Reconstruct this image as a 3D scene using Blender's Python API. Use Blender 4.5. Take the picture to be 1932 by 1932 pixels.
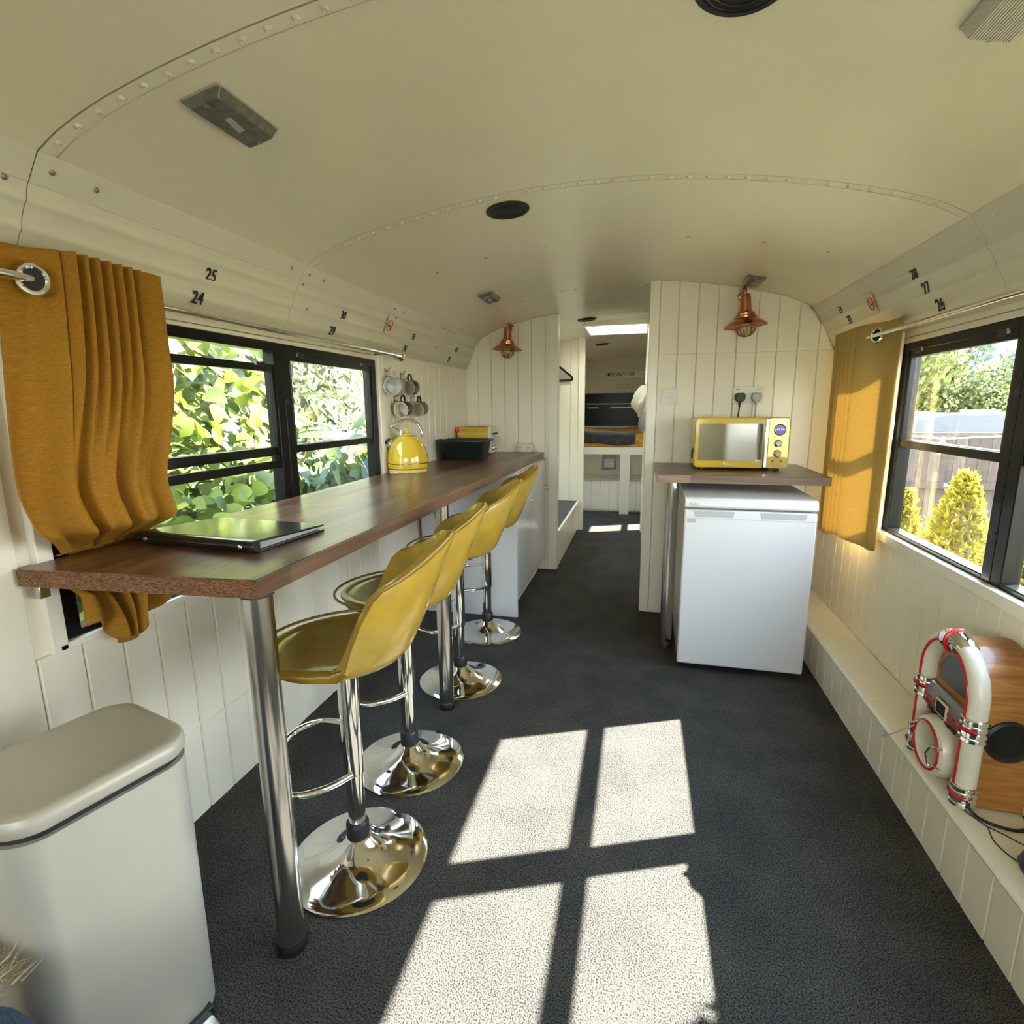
import bpy, bmesh, math, random
from mathutils import Vector, Matrix, noise

for _o in list(bpy.data.objects):
    bpy.data.objects.remove(_o)
scene = bpy.context.scene
COL = scene.collection
random.seed(11)
R = math.radians
PI = math.pi

# ------------------------------------------------------------------ camera
cam_d = bpy.data.cameras.new('camera')
cam_d.sensor_width = 36.0
cam_d.lens = 36.0 * 1020.0 / 1932.0
cam_d.clip_start = 0.02
cam_d.clip_end = 500
cam_o = bpy.data.objects.new('camera', cam_d)
COL.objects.link(cam_o)
# axes of the bus in camera space (x right, y down, z forward)
AX = Vector((0.97348918, 0.03515079, -0.22601603)); AY = Vector((0.22857336, -0.18641844, 0.95551158)); AZ = Vector((-0.00854657, -0.98184143, -0.18951086))
cr = Vector((AX.x, AY.x, AZ.x)); cd = Vector((AX.y, AY.y, AZ.y)); cf = Vector((AX.z, AY.z, AZ.z))
m = Matrix.Identity(4)
for i in range(3):
    m[i][0] = cr[i]; m[i][1] = -cd[i]; m[i][2] = -cf[i]
m.translation = Vector((0, 0, 1.25))
cam_o.matrix_world = m
scene.camera = cam_o

# ------------------------------------------------------------------ world, sun, exposure
SUN_S = 25.5
world = bpy.data.worlds.new('sky'); scene.world = world
world.use_nodes = True
wn = world.node_tree; wn.nodes.clear()
w_out = wn.nodes.new('ShaderNodeOutputWorld'); w_bg = wn.nodes.new('ShaderNodeBackground')
w_tc = wn.nodes.new('ShaderNodeTexCoord'); w_sep = wn.nodes.new('ShaderNodeSeparateXYZ')
w_rmp = wn.nodes.new('ShaderNodeValToRGB')
w_rmp.color_ramp.elements[0].position = 0.0; w_rmp.color_ramp.elements[0].color = (0.96, 0.98, 1.0, 1)
w_rmp.color_ramp.elements[1].position = 0.75; w_rmp.color_ramp.elements[1].color = (0.50, 0.70, 1.0, 1)
wn.links.new(w_tc.outputs['Generated'], w_sep.inputs[0])
wn.links.new(w_sep.outputs['Z'], w_rmp.inputs[0])
wn.links.new(w_rmp.outputs[0], w_bg.inputs['Color'])
w_bg.inputs['Strength'].default_value = 5.2
wn.links.new(w_bg.outputs[0], w_out.inputs[0])
sun_d = bpy.data.lights.new('sun', 'SUN'); sun_d.energy = SUN_S; sun_d.angle = R(0.53); sun_d.color = (1.0, 0.95, 0.86)
sun_o = bpy.data.objects.new('sun', sun_d); COL.objects.link(sun_o)
sun_o.location = (8, 4, 9)
sun_o.rotation_euler = Vector((-1.05, -0.43, -1.0)).to_track_quat('-Z', 'Y').to_euler()
vs = scene.view_settings
vs.view_transform = 'Standard'; vs.look = 'None'; vs.gamma = 1.0; vs.use_curve_mapping = False
vs.exposure = 1.8
scene.cycles.max_bounces = 14
scene.cycles.diffuse_bounces = 7
scene.cycles.transparent_max_bounces = 16

# ------------------------------------------------------------------ material helpers
def newmat(name):
    mt = bpy.data.materials.new(name); mt.use_nodes = True
    return mt, mt.node_tree, mt.node_tree.nodes['Principled BSDF']

def pmat(name, col, rough=0.5, metal=0.0, spec=0.5, coat=0.0, nscale=0, namt=0.0, bump=0.0, bscale=200, emit=None, estr=0, sheen=0, coords='Object', stretch=(1, 1, 1)):
    mt, nt, b = newmat(name)
    b.inputs['Base Color'].default_value = (*col, 1)
    b.inputs['Roughness'].default_value = rough
    b.inputs['Metallic'].default_value = metal
    b.inputs['Specular IOR Level'].default_value = spec
    b.inputs['Coat Weight'].default_value = coat
    b.inputs['Coat Roughness'].default_value = 0.08
    if sheen: b.inputs['Sheen Weight'].default_value = sheen
    if emit:
        b.inputs['Emission Color'].default_value = (*emit, 1); b.inputs['Emission Strength'].default_value = estr
    if nscale or bump:
        tc = nt.nodes.new('ShaderNodeTexCoord'); mp = nt.nodes.new('ShaderNodeMapping')
        mp.inputs['Scale'].default_value = stretch
        nt.links.new(tc.outputs[coords], mp.inputs[0])
    if nscale:
        n = nt.nodes.new('ShaderNodeTexNoise'); n.inputs['Scale'].default_value = nscale; n.inputs['Detail'].default_value = 4
        nt.links.new(mp.outputs[0], n.inputs['Vector'])
        mx = nt.nodes.new('ShaderNodeMix'); mx.data_type = 'RGBA'
        mx.inputs['A'].default_value = (*[c * (1 - namt) for c in col], 1)
        mx.inputs['B'].default_value = (*[min(1, c * (1 + namt)) for c in col], 1)
        rp = nt.nodes.new('ShaderNodeMapRange'); rp.inputs[1].default_value = 0.3; rp.inputs[2].default_value = 0.7
        nt.links.new(n.outputs[0], rp.inputs[0]); nt.links.new(rp.outputs[0], mx.inputs['Factor'])
        nt.links.new(mx.outputs['Result'], b.inputs['Base Color'])
    if bump:
        n2 = nt.nodes.new('ShaderNodeTexNoise'); n2.inputs['Scale'].default_value = bscale; n2.inputs['Detail'].default_value = 3
        nt.links.new(mp.outputs[0], n2.inputs['Vector'])
        bp = nt.nodes.new('ShaderNodeBump'); bp.inputs['Strength'].default_value = bump; bp.inputs['Distance'].default_value = 0.01
        nt.links.new(n2.outputs[0], bp.inputs['Height']); nt.links.new(bp.outputs[0], b.inputs['Normal'])
    return mt

def wood_mat(name, dark, light, axis='Y', stave=0.045, length=0.55, rough=0.22, coat=0.3):
    mt, nt, b = newmat(name)
    L = nt.links.new
    tc = nt.nodes.new('ShaderNodeTexCoord'); sp = nt.nodes.new('ShaderNodeSeparateXYZ'); L(tc.outputs['Object'], sp.inputs[0])
    cb = nt.nodes.new('ShaderNodeCombineXYZ')
    if axis == 'Y':
        L(sp.outputs['Y'], cb.inputs[0])
        ad = nt.nodes.new('ShaderNodeMath'); ad.operation = 'ADD'; L(sp.outputs['X'], ad.inputs[0]); L(sp.outputs['Z'], ad.inputs[1]); L(ad.outputs[0], cb.inputs[1])
    else:
        L(sp.outputs['X'], cb.inputs[0])
        ad = nt.nodes.new('ShaderNodeMath'); ad.operation = 'ADD'; L(sp.outputs['Y'], ad.inputs[0]); L(sp.outputs['Z'], ad.inputs[1]); L(ad.outputs[0], cb.inputs[1])
    br = nt.nodes.new('ShaderNodeTexBrick')
    br.inputs['Scale'].default_value = 1.0
    br.inputs['Brick Width'].default_value = length; br.inputs['Row Height'].default_value = stave
    br.inputs['Mortar Size'].default_value = 0.0; br.offset = 0.37
    br.inputs['Color1'].default_value = (0, 0, 0, 1); br.inputs['Color2'].default_value = (1, 1, 1, 1); br.inputs['Bias'].default_value = 0
    L(cb.outputs[0], br.inputs['Vector'])
    mp = nt.nodes.new('ShaderNodeMapping'); mp.inputs['Scale'].default_value = (3, 60, 1); L(cb.outputs[0], mp.inputs[0])
    ns = nt.nodes.new('ShaderNodeTexNoise'); ns.inputs['Scale'].default_value = 1.0; ns.inputs['Detail'].default_value = 6; L(mp.outputs[0], ns.inputs['Vector'])
    ma = nt.nodes.new('ShaderNodeMath'); ma.operation = 'MULTIPLY_ADD'; ma.inputs[1].default_value = 0.62
    L(br.outputs['Color'], ma.inputs[0])
    mr = nt.nodes.new('ShaderNodeMapRange'); mr.inputs[1].default_value = 0.3; mr.inputs[2].default_value = 0.7; mr.inputs[3].default_value = 0; mr.inputs[4].default_value = 0.45
    L(ns.outputs[0], mr.inputs[0]); L(mr.outputs[0], ma.inputs[2])
    rp = nt.nodes.new('ShaderNodeValToRGB'); rp.color_ramp.elements[0].color = (*dark, 1); rp.color_ramp.elements[1].color = (*light, 1)
    L(ma.outputs[0], rp.inputs[0]); L(rp.outputs[0], b.inputs['Base Color'])
    b.inputs['Roughness'].default_value = rough; b.inputs['Coat Weight'].default_value = coat; b.inputs['Coat Roughness'].default_value = 0.12
    b.inputs['Specular IOR Level'].default_value = 0.4
    return mt

def glass_mat(name, tint=(0.93, 0.95, 0.93), ior=1.45, refl=1.0):
    mt = bpy.data.materials.new(name); mt.use_nodes = True
    nt = mt.node_tree; nt.nodes.clear()
    o = nt.nodes.new('ShaderNodeOutputMaterial'); t = nt.nodes.new('ShaderNodeBsdfTransparent'); g = nt.nodes.new('ShaderNodeBsdfGlossy')
    g.inputs['Roughness'].default_value = 0.02; t.inputs[0].default_value = (*tint, 1)
    lw = nt.nodes.new('ShaderNodeLayerWeight'); fr = nt.nodes.new('ShaderNodeMath'); fr.operation = 'POWER'; fr.inputs[1].default_value = 5.0
    nt.links.new(lw.outputs['Facing'], fr.inputs[0])
    mu = nt.nodes.new('ShaderNodeMath'); mu.operation = 'MULTIPLY_ADD'; mu.inputs[1].default_value = 0.85 * refl; mu.inputs[2].default_value = 0.03 * refl
    mx = nt.nodes.new('ShaderNodeMixShader')
    nt.links.new(fr.outputs[0], mu.inputs[0]); nt.links.new(mu.outputs[0], mx.inputs[0]); nt.links.new(t.outputs[0], mx.inputs[1]); nt.links.new(g.outputs[0], mx.inputs[2]); nt.links.new(mx.outputs[0], o.inputs[0])
    return mt

def leaf_mat(name, c0, c1, island=True, transl=0.45, rough=0.5):
    mt, nt, b = newmat(name)
    L = nt.links.new
    if island:
        g = nt.nodes.new('ShaderNodeNewGeometry'); rnd = g.outputs['Random Per Island']
    else:
        g = nt.nodes.new('ShaderNodeObjectInfo'); rnd = g.outputs['Random']
    mx = nt.nodes.new('ShaderNodeMix'); mx.data_type = 'RGBA'
    mx.inputs['A'].default_value = (*c0, 1); mx.inputs['B'].default_value = (*c1, 1)
    L(rnd, mx.inputs['Factor']); L(mx.outputs['Result'], b.inputs['Base Color'])
    b.inputs['Roughness'].default_value = rough
    tr = nt.nodes.new('ShaderNodeBsdfTranslucent'); L(mx.outputs['Result'], tr.inputs[0])
    ms = nt.nodes.new('ShaderNodeMixShader'); ms.inputs[0].default_value = transl
    o = nt.nodes['Material Output']
    L(b.outputs[0], ms.inputs[1]); L(tr.outputs[0], ms.inputs[2]); L(ms.outputs[0], o.inputs[0])
    return mt

def carpet_mat():
    mt, nt, b = newmat('carpet')
    L = nt.links.new
    tc = nt.nodes.new('ShaderNodeTexCoord')
    n1 = nt.nodes.new('ShaderNodeTexNoise'); n1.inputs['Scale'].default_value = 260; n1.inputs['Detail'].default_value = 2
    n2 = nt.nodes.new('ShaderNodeTexNoise'); n2.inputs['Scale'].default_value = 5; n2.inputs['Detail'].default_value = 5
    L(tc.outputs['Object'], n1.inputs['Vector']); L(tc.outputs['Object'], n2.inputs['Vector'])
    r1 = nt.nodes.new('ShaderNodeValToRGB')
    r1.color_ramp.elements[0].position = 0.36; r1.color_ramp.elements[0].color = (0.020, 0.020, 0.021, 1)
    r1.color_ramp.elements[1].position = 0.62; r1.color_ramp.elements[1].color = (0.105, 0.100, 0.092, 1)
    L(n1.outputs[0], r1.inputs[0])
    mx = nt.nodes.new('ShaderNodeMix'); mx.data_type = 'RGBA'; mx.blend_type = 'MULTIPLY'; mx.inputs['Factor'].default_value = 1
    r2 = nt.nodes.new('ShaderNodeValToRGB')
    r2.color_ramp.elements[0].position = 0.35; r2.color_ramp.elements[0].color = (0.78, 0.78, 0.80, 1)
    r2.color_ramp.elements[1].position = 0.65; r2.color_ramp.elements[1].color = (1.1, 1.08, 1.02, 1)
    L(n2.outputs[0], r2.inputs[0]); L(r1.outputs[0], mx.inputs['A']); L(r2.outputs[0], mx.inputs['B'])
    L(mx.outputs['Result'], b.inputs['Base Color'])
    b.inputs['Roughness'].default_value = 0.95; b.inputs['Specular IOR Level'].default_value = 0.1
    bp = nt.nodes.new('ShaderNodeBump'); bp.inputs['Strength'].default_value = 0.7; bp.inputs['Distance'].default_value = 0.006
    L(n1.outputs[0], bp.inputs['Height']); L(bp.outputs[0], b.inputs['Normal'])
    return mt

def fabric_mat(name, c0, c1, scale=600, rough=0.9, transl=0.0):
    mt, nt, b = newmat(name)
    L = nt.links.new
    tc = nt.nodes.new('ShaderNodeTexCoord')
    mp = nt.nodes.new('ShaderNodeMapping'); mp.inputs['Scale'].default_value = (1, 0.18, 3.0); L(tc.outputs['Object'], mp.inputs[0])
    n1 = nt.nodes.new('ShaderNodeTexNoise'); n1.inputs['Scale'].default_value = scale * 0.4; n1.inputs['Detail'].default_value = 4; L(mp.outputs[0], n1.inputs['Vector'])
    mr = nt.nodes.new('ShaderNodeMapRange'); mr.inputs[1].default_value = 0.3; mr.inputs[2].default_value = 0.7; L(n1.outputs[0], mr.inputs[0])
    mx = nt.nodes.new('ShaderNodeMix'); mx.data_type = 'RGBA'; mx.inputs['A'].default_value = (*c0, 1); mx.inputs['B'].default_value = (*c1, 1)
    L(mr.outputs[0], mx.inputs['Factor']); L(mx.outputs['Result'], b.inputs['Base Color'])
    b.inputs['Roughness'].default_value = rough; b.inputs['Specular IOR Level'].default_value = 0.15
    bp = nt.nodes.new('ShaderNodeBump'); bp.inputs['Strength'].default_value = 0.25; bp.inputs['Distance'].default_value = 0.003
    L(n1.outputs[0], bp.inputs['Height']); L(bp.outputs[0], b.inputs['Normal'])
    if transl:
        tr = nt.nodes.new('ShaderNodeBsdfTranslucent'); L(mx.outputs['Result'], tr.inputs[0])
        ms = nt.nodes.new('ShaderNodeMixShader'); ms.inputs[0].default_value = transl
        o = nt.nodes['Material Output']; L(b.outputs[0], ms.inputs[1]); L(tr.outputs[0], ms.inputs[2]); L(ms.outputs[0], o.inputs[0])
    return mt

def grain_mat(name, dark, light, scale=(1.2, 1.2, 14), rough=0.3, coat=0.3):
    mt, nt, b = newmat(name)
    L = nt.links.new
    tc = nt.nodes.new('ShaderNodeTexCoord'); mp = nt.nodes.new('ShaderNodeMapping'); mp.inputs['Scale'].default_value = scale
    L(tc.outputs['Object'], mp.inputs[0])
    n = nt.nodes.new('ShaderNodeTexNoise'); n.inputs['Scale'].default_value = 6; n.inputs['Detail'].default_value = 8; n.inputs['Distortion'].default_value = 0.6
    L(mp.outputs[0], n.inputs['Vector'])
    rp = nt.nodes.new('ShaderNodeValToRGB'); rp.color_ramp.elements[0].position = .32; rp.color_ramp.elements[1].position = .68
    rp.color_ramp.elements[0].color = (*dark, 1); rp.color_ramp.elements[1].color = (*light, 1)
    L(n.outputs[0], rp.inputs[0]); L(rp.outputs[0], b.inputs['Base Color'])
    b.inputs['Roughness'].default_value = rough; b.inputs['Coat Weight'].default_value = coat
    return mt

M = {}
M['carpet'] = carpet_mat()
M['white'] = pmat('white_paint', (0.85, 0.79, 0.65), 0.42, nscale=6, namt=0.02)
M['trim'] = pmat('trim_gloss_paint', (0.86, 0.81, 0.69), 0.3)
M['ceil'] = pmat('ceiling_cream_paint', (0.76, 0.70, 0.555), 0.24, spec=0.4, nscale=3, namt=0.025)
M['cove'] = pmat('cove_shaded_cream', (0.67, 0.62, 0.50), 0.33, nscale=4, namt=0.02)  # same paint as the ceiling, shading put in as a darker colour
M['gap'] = pmat('dark_gap', (0.05, 0.045, 0.035), 0.9)
M['rivet'] = pmat('rivet_paint', (0.66, 0.62, 0.5), 0.3)
M['screw'] = pmat('screw_metal', (0.35, 0.32, 0.25), 0.35, metal=0.7)
M['black'] = pmat('black_frame_paint', (0.004, 0.004, 0.0045), 0.32, spec=0.25)
M['blackpl'] = pmat('black_plastic', (0.012, 0.012, 0.013), 0.45)
M['chrome'] = pmat('chrome', (0.82, 0.82, 0.80), 0.07, metal=1)
M['steel'] = pmat('brushed_steel', (0.60, 0.58, 0.55), 0.2, metal=1, nscale=4, namt=0.06, stretch=(40, 40, 1))
M['steel_dark'] = pmat('dark_steel', (0.3, 0.3, 0.3), 0.3, metal=1)
M['wood'] = wood_mat('walnut_butcher_block', (0.016, 0.008, 0.005), (0.27, 0.135, 0.066), 'Y', rough=0.28, coat=0.05)
M['woodx'] = wood_mat('walnut_butcher_block_across', (0.045, 0.024, 0.014), (0.20, 0.115, 0.066), 'X', rough=0.3, coat=0.1)
M['woodedge'] = wood_mat('walnut_edge_band', (0.07, 0.036, 0.022), (0.26, 0.155, 0.10), 'Y', stave=0.5, length=0.42, rough=0.3, coat=0.1)
M['woodedgex'] = wood_mat('walnut_edge_band_across', (0.10, 0.06, 0.042), (0.30, 0.20, 0.145), 'X', stave=0.5, length=0.30, rough=0.3, coat=0.1)
M['chip'] = pmat('raw_chipboard', (0.20, 0.095, 0.045), 0.9, nscale=260, namt=0.75, bump=0.6, bscale=300, stretch=(0.5, 1, 1.6))
M['vinyl'] = pmat('mustard_vinyl', (0.40, 0.255, 0.032), 0.25, coat=0.35, nscale=14, namt=0.12, bump=0.04, bscale=90)
M['vinyl2'] = pmat('mustard_vinyl_piping', (0.30, 0.17, 0.02), 0.35)
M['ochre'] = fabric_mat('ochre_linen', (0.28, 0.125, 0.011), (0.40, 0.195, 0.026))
M['ochre_r'] = fabric_mat('ochre_linen_sunlit', (0.50, 0.355, 0.12), (0.66, 0.50, 0.20), transl=0.26)  # paler, yellower copy of the ochre linen, sun glow put into the colour
M['bin'] = pmat('champagne_steel', (0.60, 0.57, 0.50), 0.42, metal=0.45)
M['binlid'] = pmat('champagne_lid', (0.46, 0.425, 0.35), 0.42, metal=0.15)
M['yellow'] = pmat('yellow_enamel', (0.62, 0.42, 0.028), 0.12, coat=0.5)
M['copper'] = pmat('copper', (0.56, 0.24, 0.14), 0.22, metal=1)
M['fridge'] = pmat('fridge_white', (0.66, 0.645, 0.65), 0.22, coat=0.2)
M['fridgeshade'] = pmat('fridge_shade_grey', (0.40, 0.40, 0.41), 0.35)  # darker fridge tone, shade of the grip pockets put into the colour
M['glass'] = glass_mat('window_glass')
M['clear'] = glass_mat('clear_glass', (0.92, 0.92, 0.9), 1.45, 1.0)
M['mirror'] = pmat('mirror_glass', (0.62, 0.62, 0.60), 0.04, metal=1)
M['cream'] = pmat('cream_plastic', (0.76, 0.72, 0.60), 0.3, coat=0.3)
M['whitepl'] = pmat('white_plastic', (0.72, 0.70, 0.62), 0.35)
M['greypl'] = pmat('grey_plastic', (0.40, 0.38, 0.33), 0.4)
M['red'] = pmat('red_plastic', (0.55, 0.01, 0.02), 0.25)
M['oak'] = grain_mat('jukebox_oak', (0.30, 0.11, 0.022), (0.52, 0.23, 0.055))
M['lens'] = pmat('light_lens', (0.13, 0.125, 0.105), 0.2, nscale=60, namt=0.3)
M['lensr'] = pmat('ribbed_lens', (0.62, 0.60, 0.54), 0.2, coat=0.4)
M['print'] = pmat('black_print', (0.012, 0.012, 0.012), 0.6)
M['redprint'] = pmat('red_print', (0.5, 0.06, 0.05), 0.5)
M['sticker'] = pmat('sticker_paper', (0.72, 0.64, 0.52), 0.5)
M['basin'] = pmat('dark_green_plastic', (0.010, 0.016, 0.014), 0.35)
M['greycarpet'] = pmat('grey_carpet', (0.07, 0.06, 0.048), 0.95, nscale=120, namt=0.4)
M['throw'] = pmat('charcoal_fleece', (0.035, 0.034, 0.038), 0.85, nscale=20, namt=0.6, sheen=0.4)
M['duvet'] = pmat('orange_duvet', (0.75, 0.36, 0.03), 0.8, nscale=16, namt=0.25)
M['binder'] = pmat('black_leatherette', (0.010, 0.011, 0.010), 0.22, coat=0.25, bump=0.05, bscale=60)
M['paper'] = pmat('paper_edges', (0.30, 0.30, 0.30), 0.7)
M['display'] = pmat('display', (0.02, 0.02, 0.08), 0.2, emit=(0.25, 0.22, 0.9), estr=0.12)
M['digits'] = pmat('display_digits', (0.3, 0.3, 0.9), 0.3, emit=(0.6, 0.6, 1.0), estr=0.3)
M['gold'] = pmat('gold_panel', (0.62, 0.50, 0.18), 0.22, metal=0.8)
M['mugdark'] = pmat('mug_navy_glaze', (0.012, 0.010, 0.022), 0.2)
M['mugcream'] = pmat('mug_cream_glaze', (0.68, 0.63, 0.50), 0.25)
M['mugwhite'] = pmat('mug_white_glaze', (0.62, 0.62, 0.57), 0.25)
M['denim'] = fabric_mat('blue_denim', (0.02, 0.035, 0.06), (0.06, 0.09, 0.14))
M['fur'] = pmat('cream_fur', (0.55, 0.46, 0.33), 0.9)
M['purple'] = pmat('dark_purple_plastic', (0.03, 0.02, 0.06), 0.35)
M['cable'] = pmat('black_cable', (0.012, 0.01, 0.014), 0.5)
M['cablew'] = pmat('white_cable', (0.65, 0.62, 0.54), 0.45)
M['cloth'] = fabric_mat('cream_towel', (0.42, 0.38, 0.30), (0.62, 0.57, 0.46))
M['greyfabric'] = pmat('grey_fabric', (0.22, 0.21, 0.20), 0.9)

# ------------------------------------------------------------------ mesh helpers
class MB:
    def __init__(s):
        s.v = []; s.f = []; s.sm = []
    def add(s, vs_, fs, smooth=False):
        o = len(s.v); s.v += [tuple(p) for p in vs_]
        for f in fs:
            s.f.append(tuple(i + o for i in f)); s.sm.append(smooth)
        return s
    def box(s, a, b):
        x0, y0, z0 = a; x1, y1, z1 = b
        return s.add([(x0, y0, z0), (x1, y0, z0), (x1, y1, z0), (x0, y1, z0), (x0, y0, z1), (x1, y0, z1), (x1, y1, z1), (x0, y1, z1)],
                     [(0, 3, 2, 1), (4, 5, 6, 7), (0, 1, 5, 4), (1, 2, 6, 5), (2, 3, 7, 6), (3, 0, 4, 7)])
    def obox(s, c, size, mat=None):
        t = MB(); h = [q / 2 for q in size]; t.box((-h[0], -h[1], -h[2]), tuple(h))
        mt = (Matrix.Translation(Vector(c)) @ (mat.to_4x4() if mat else Matrix.Identity(4)))
        return s.add([mt @ Vector(p) for p in t.v], t.f)
    def prism(s, poly, ax, a, b, smooth=False):
        # poly: 2d points in the two other axes (in order), extruded along axis ax
        n = len(poly); vs_ = []
        for q in (a, b):
            for (p0, p1) in poly:
                vs_.append((q, p0, p1) if ax == 0 else ((p0, q, p1) if ax == 1 else (p0, p1, q)))
        t = [tuple(range(n)), tuple(range(2 * n - 1, n - 1, -1))]
        s.add(vs_, t)
        o = len(s.v) - 2 * n
        for i in range(n):
            j = (i + 1) % n
            s.f.append((o + i, o + n + i, o + n + j, o + j)); s.sm.append(smooth)
        return s
    def ring_pts(s, c, d, r, n, ph=0):
        d = Vector(d).normalized(); u = d.orthogonal().normalized(); w = d.cross(u)
        return [Vector(c) + (u * math.cos(2 * PI * k / n + ph) + w * math.sin(2 * PI * k / n + ph)) * r for k in range(n)]
    def cyl(s, p0, p1, r0, r1=None, n=24, caps=True):
        r1 = r0 if r1 is None else r1
        d = Vector(p1) - Vector(p0)
        a = s.ring_pts(p0, d, r0, n); b = s.ring_pts(p1, d, r1, n)
        o = len(s.v)
        s.add(a + b, [(i, (i + 1) % n, n + (i + 1) % n, n + i) for i in range(n)], True)
        if caps:
            s.f.append(tuple(o + i for i in reversed(range(n)))); s.sm.append(False)
            s.f.append(tuple(o + n + i for i in range(n))); s.sm.append(False)
        return s
    def lathe(s, prof, n=40, c=(0, 0, 0), mat=None, cap=True):
        vs_ = []; fs = []
        for (r, z) in prof:
            for k in range(n):
                a = 2 * PI * k / n
                vs_.append(Vector((r * math.cos(a), r * math.sin(a), z)))
        m_ = len(prof)
        for i in range(m_ - 1):
            for k in range(n):
                j = (k + 1) % n
                fs.append((i * n + k, i * n + j, (i + 1) * n + j, (i + 1) * n + k))
        mt = Matrix.Translation(Vector(c)) @ (mat.to_4x4() if mat else Matrix.Identity(4))
        o = len(s.v)
        s.add([mt @ p for p in vs_], fs, True)
        if cap:
            if prof[0][0] > 1e-5: s.f.append(tuple(o + k for k in reversed(range(n)))); s.sm.append(False)
            if prof[-1][0] > 1e-5: s.f.append(tuple(o + (m_ - 1) * n + k for k in range(n))); s.sm.append(False)
        return s
    def tube(s, pts, r, n=10, closed=False, caps=True):
        pts = [Vector(p) for p in pts]; N = len(pts)
        o = len(s.v); prev = None
        for i in range(N):
            if closed: d = pts[(i + 1) % N] - pts[i - 1]
            else: d = pts[min(i + 1, N - 1)] - pts[max(i - 1, 0)]
            d.normalize()
            if prev is None: u = d.orthogonal().normalized()
            else:
                u = prev - d * prev.dot(d)
                u = u.normalized() if u.length > 1e-6 else d.orthogonal().normalized()
            prev = u; w = d.cross(u)
            rr = r[i] if isinstance(r, (list, tuple)) else r
            s.v += [tuple(pts[i] + (u * math.cos(2 * PI * k / n) + w * math.sin(2 * PI * k / n)) * rr) for k in range(n)]
        for i in range(N if closed else N - 1):
            a = o + i * n; b = o + ((i + 1) % N) * n
            for k in range(n):
                j = (k + 1) % n
                s.f.append((a + k, a + j, b + j, b + k)); s.sm.append(True)
        if caps and not closed:
            s.f.append(tuple(o + k for k in reversed(range(n)))); s.sm.append(False)
            s.f.append(tuple(o + (N - 1) * n + k for k in range(n))); s.sm.append(False)
        return s
    def grid(s, rows, closed=False, smooth=True):
        nr = len(rows); nc = len(rows[0]); fs = []
        for i in range(nr - 1):
            for k in range(nc if closed else nc - 1):
                j = (k + 1) % nc
                fs.append((i * nc + k, i * nc + j, (i + 1) * nc + j, (i + 1) * nc + k))
        return s.add([p for r_ in rows for p in r_], fs, smooth)
    def mesh(s, name, mat):
        me = bpy.data.meshes.new(name); me.from_pydata(s.v, [], s.f); me.validate(); 
        if len(me.polygons) == len(s.sm): me.polygons.foreach_set('use_smooth', s.sm)
        me.materials.append(M[mat] if isinstance(mat, str) else mat); me.update()
        bm = bmesh.new(); bm.from_mesh(me); bmesh.ops.recalc_face_normals(bm, faces=bm.faces); bm.to_mesh(me); bm.free()
        if any(s.sm): me.set_sharp_from_angle(angle=R(42))
        return me
    def build(s, name, mat, parent=None, bevel=0, seg=2, sub=0, solid=0, soff=-1, recalc=True):
        o = bpy.data.objects.new(name, s.mesh(name, mat)); COL.objects.link(o)
        if parent is not None: o.parent = parent
        if sub:
            md = o.modifiers.new('sub', 'SUBSURF'); md.levels = sub; md.render_levels = sub
        if solid:
            md = o.modifiers.new('solid', 'SOLIDIFY'); md.thickness = solid; md.offset = soff
        if bevel:
            md = o.modifiers.new('bevel', 'BEVEL'); md.width = bevel; md.segments = seg; md.limit_method = 'ANGLE'; md.angle_limit = R(35)
            md.harden_normals = False
            for p in o.data.polygons: p.use_smooth = True
            o.data.update()
            try: 
                o.data.set_sharp_from_angle(angle=R(50))
            except Exception: pass
        return o

def box(name, a, b, mat, parent=None, bevel=0, seg=2):
    return MB().box(a, b).build(name, mat, parent, bevel, seg)

def tag(o, label=None, cat=None, group=None, kind=None):
    if label: o['label'] = label
    if cat: o['category'] = cat
    if group: o['group'] = group
    if kind: o['kind'] = kind
    return o

def thing(name, label, cat, loc=(0, 0, 0), rz=0, group=None):
    o = bpy.data.objects.new(name, None); COL.objects.link(o)
    o.empty_display_size = 0.05
    o.location = loc; o.rotation_euler = (0, 0, rz)
    return tag(o, label, cat, group)

def struct(o, label=None):
    o['kind'] = 'structure'
    if label: o['label'] = label
    return o

def inst(src, parent=None, loc=None, rot=None, scale=None):
    c = src.copy(); COL.objects.link(c)
    c.parent = parent if parent is not None else src.parent
    if loc is not None: c.location = loc
    if rot is not None: c.rotation_euler = rot
    if scale is not None: c.scale = scale
    return c

def copy_tree(o, parent=None):
    c = o.copy(); COL.objects.link(c); c.parent = parent
    for ch in list(o.children): copy_tree(ch, c)
    return c

def text(name, s_, size, mat, parent=None, mtx=None, squeeze=1.0):
    cu = bpy.data.curves.new(name, 'FONT'); cu.body = s_; cu.size = size; cu.align_x = 'CENTER'; cu.align_y = 'CENTER'; cu.extrude = 0.0006
    cu.space_character = 1.0; cu.offset = 0.018 * size
    t = bpy.data.objects.new(name + '_tmp', cu); COL.objects.link(t)
    dg = bpy.context.evaluated_depsgraph_get()
    me = bpy.data.meshes.new_from_object(t.evaluated_get(dg)); bpy.data.objects.remove(t)
    me.transform(Matrix.Diagonal((squeeze, 1, 1, 1)))
    me.materials.clear(); me.materials.append(M[mat])
    o = bpy.data.objects.new(name, me); COL.objects.link(o)
    if parent is not None: o.parent = parent
    if mtx is not None: o.matrix_local = mtx
    return o

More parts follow.
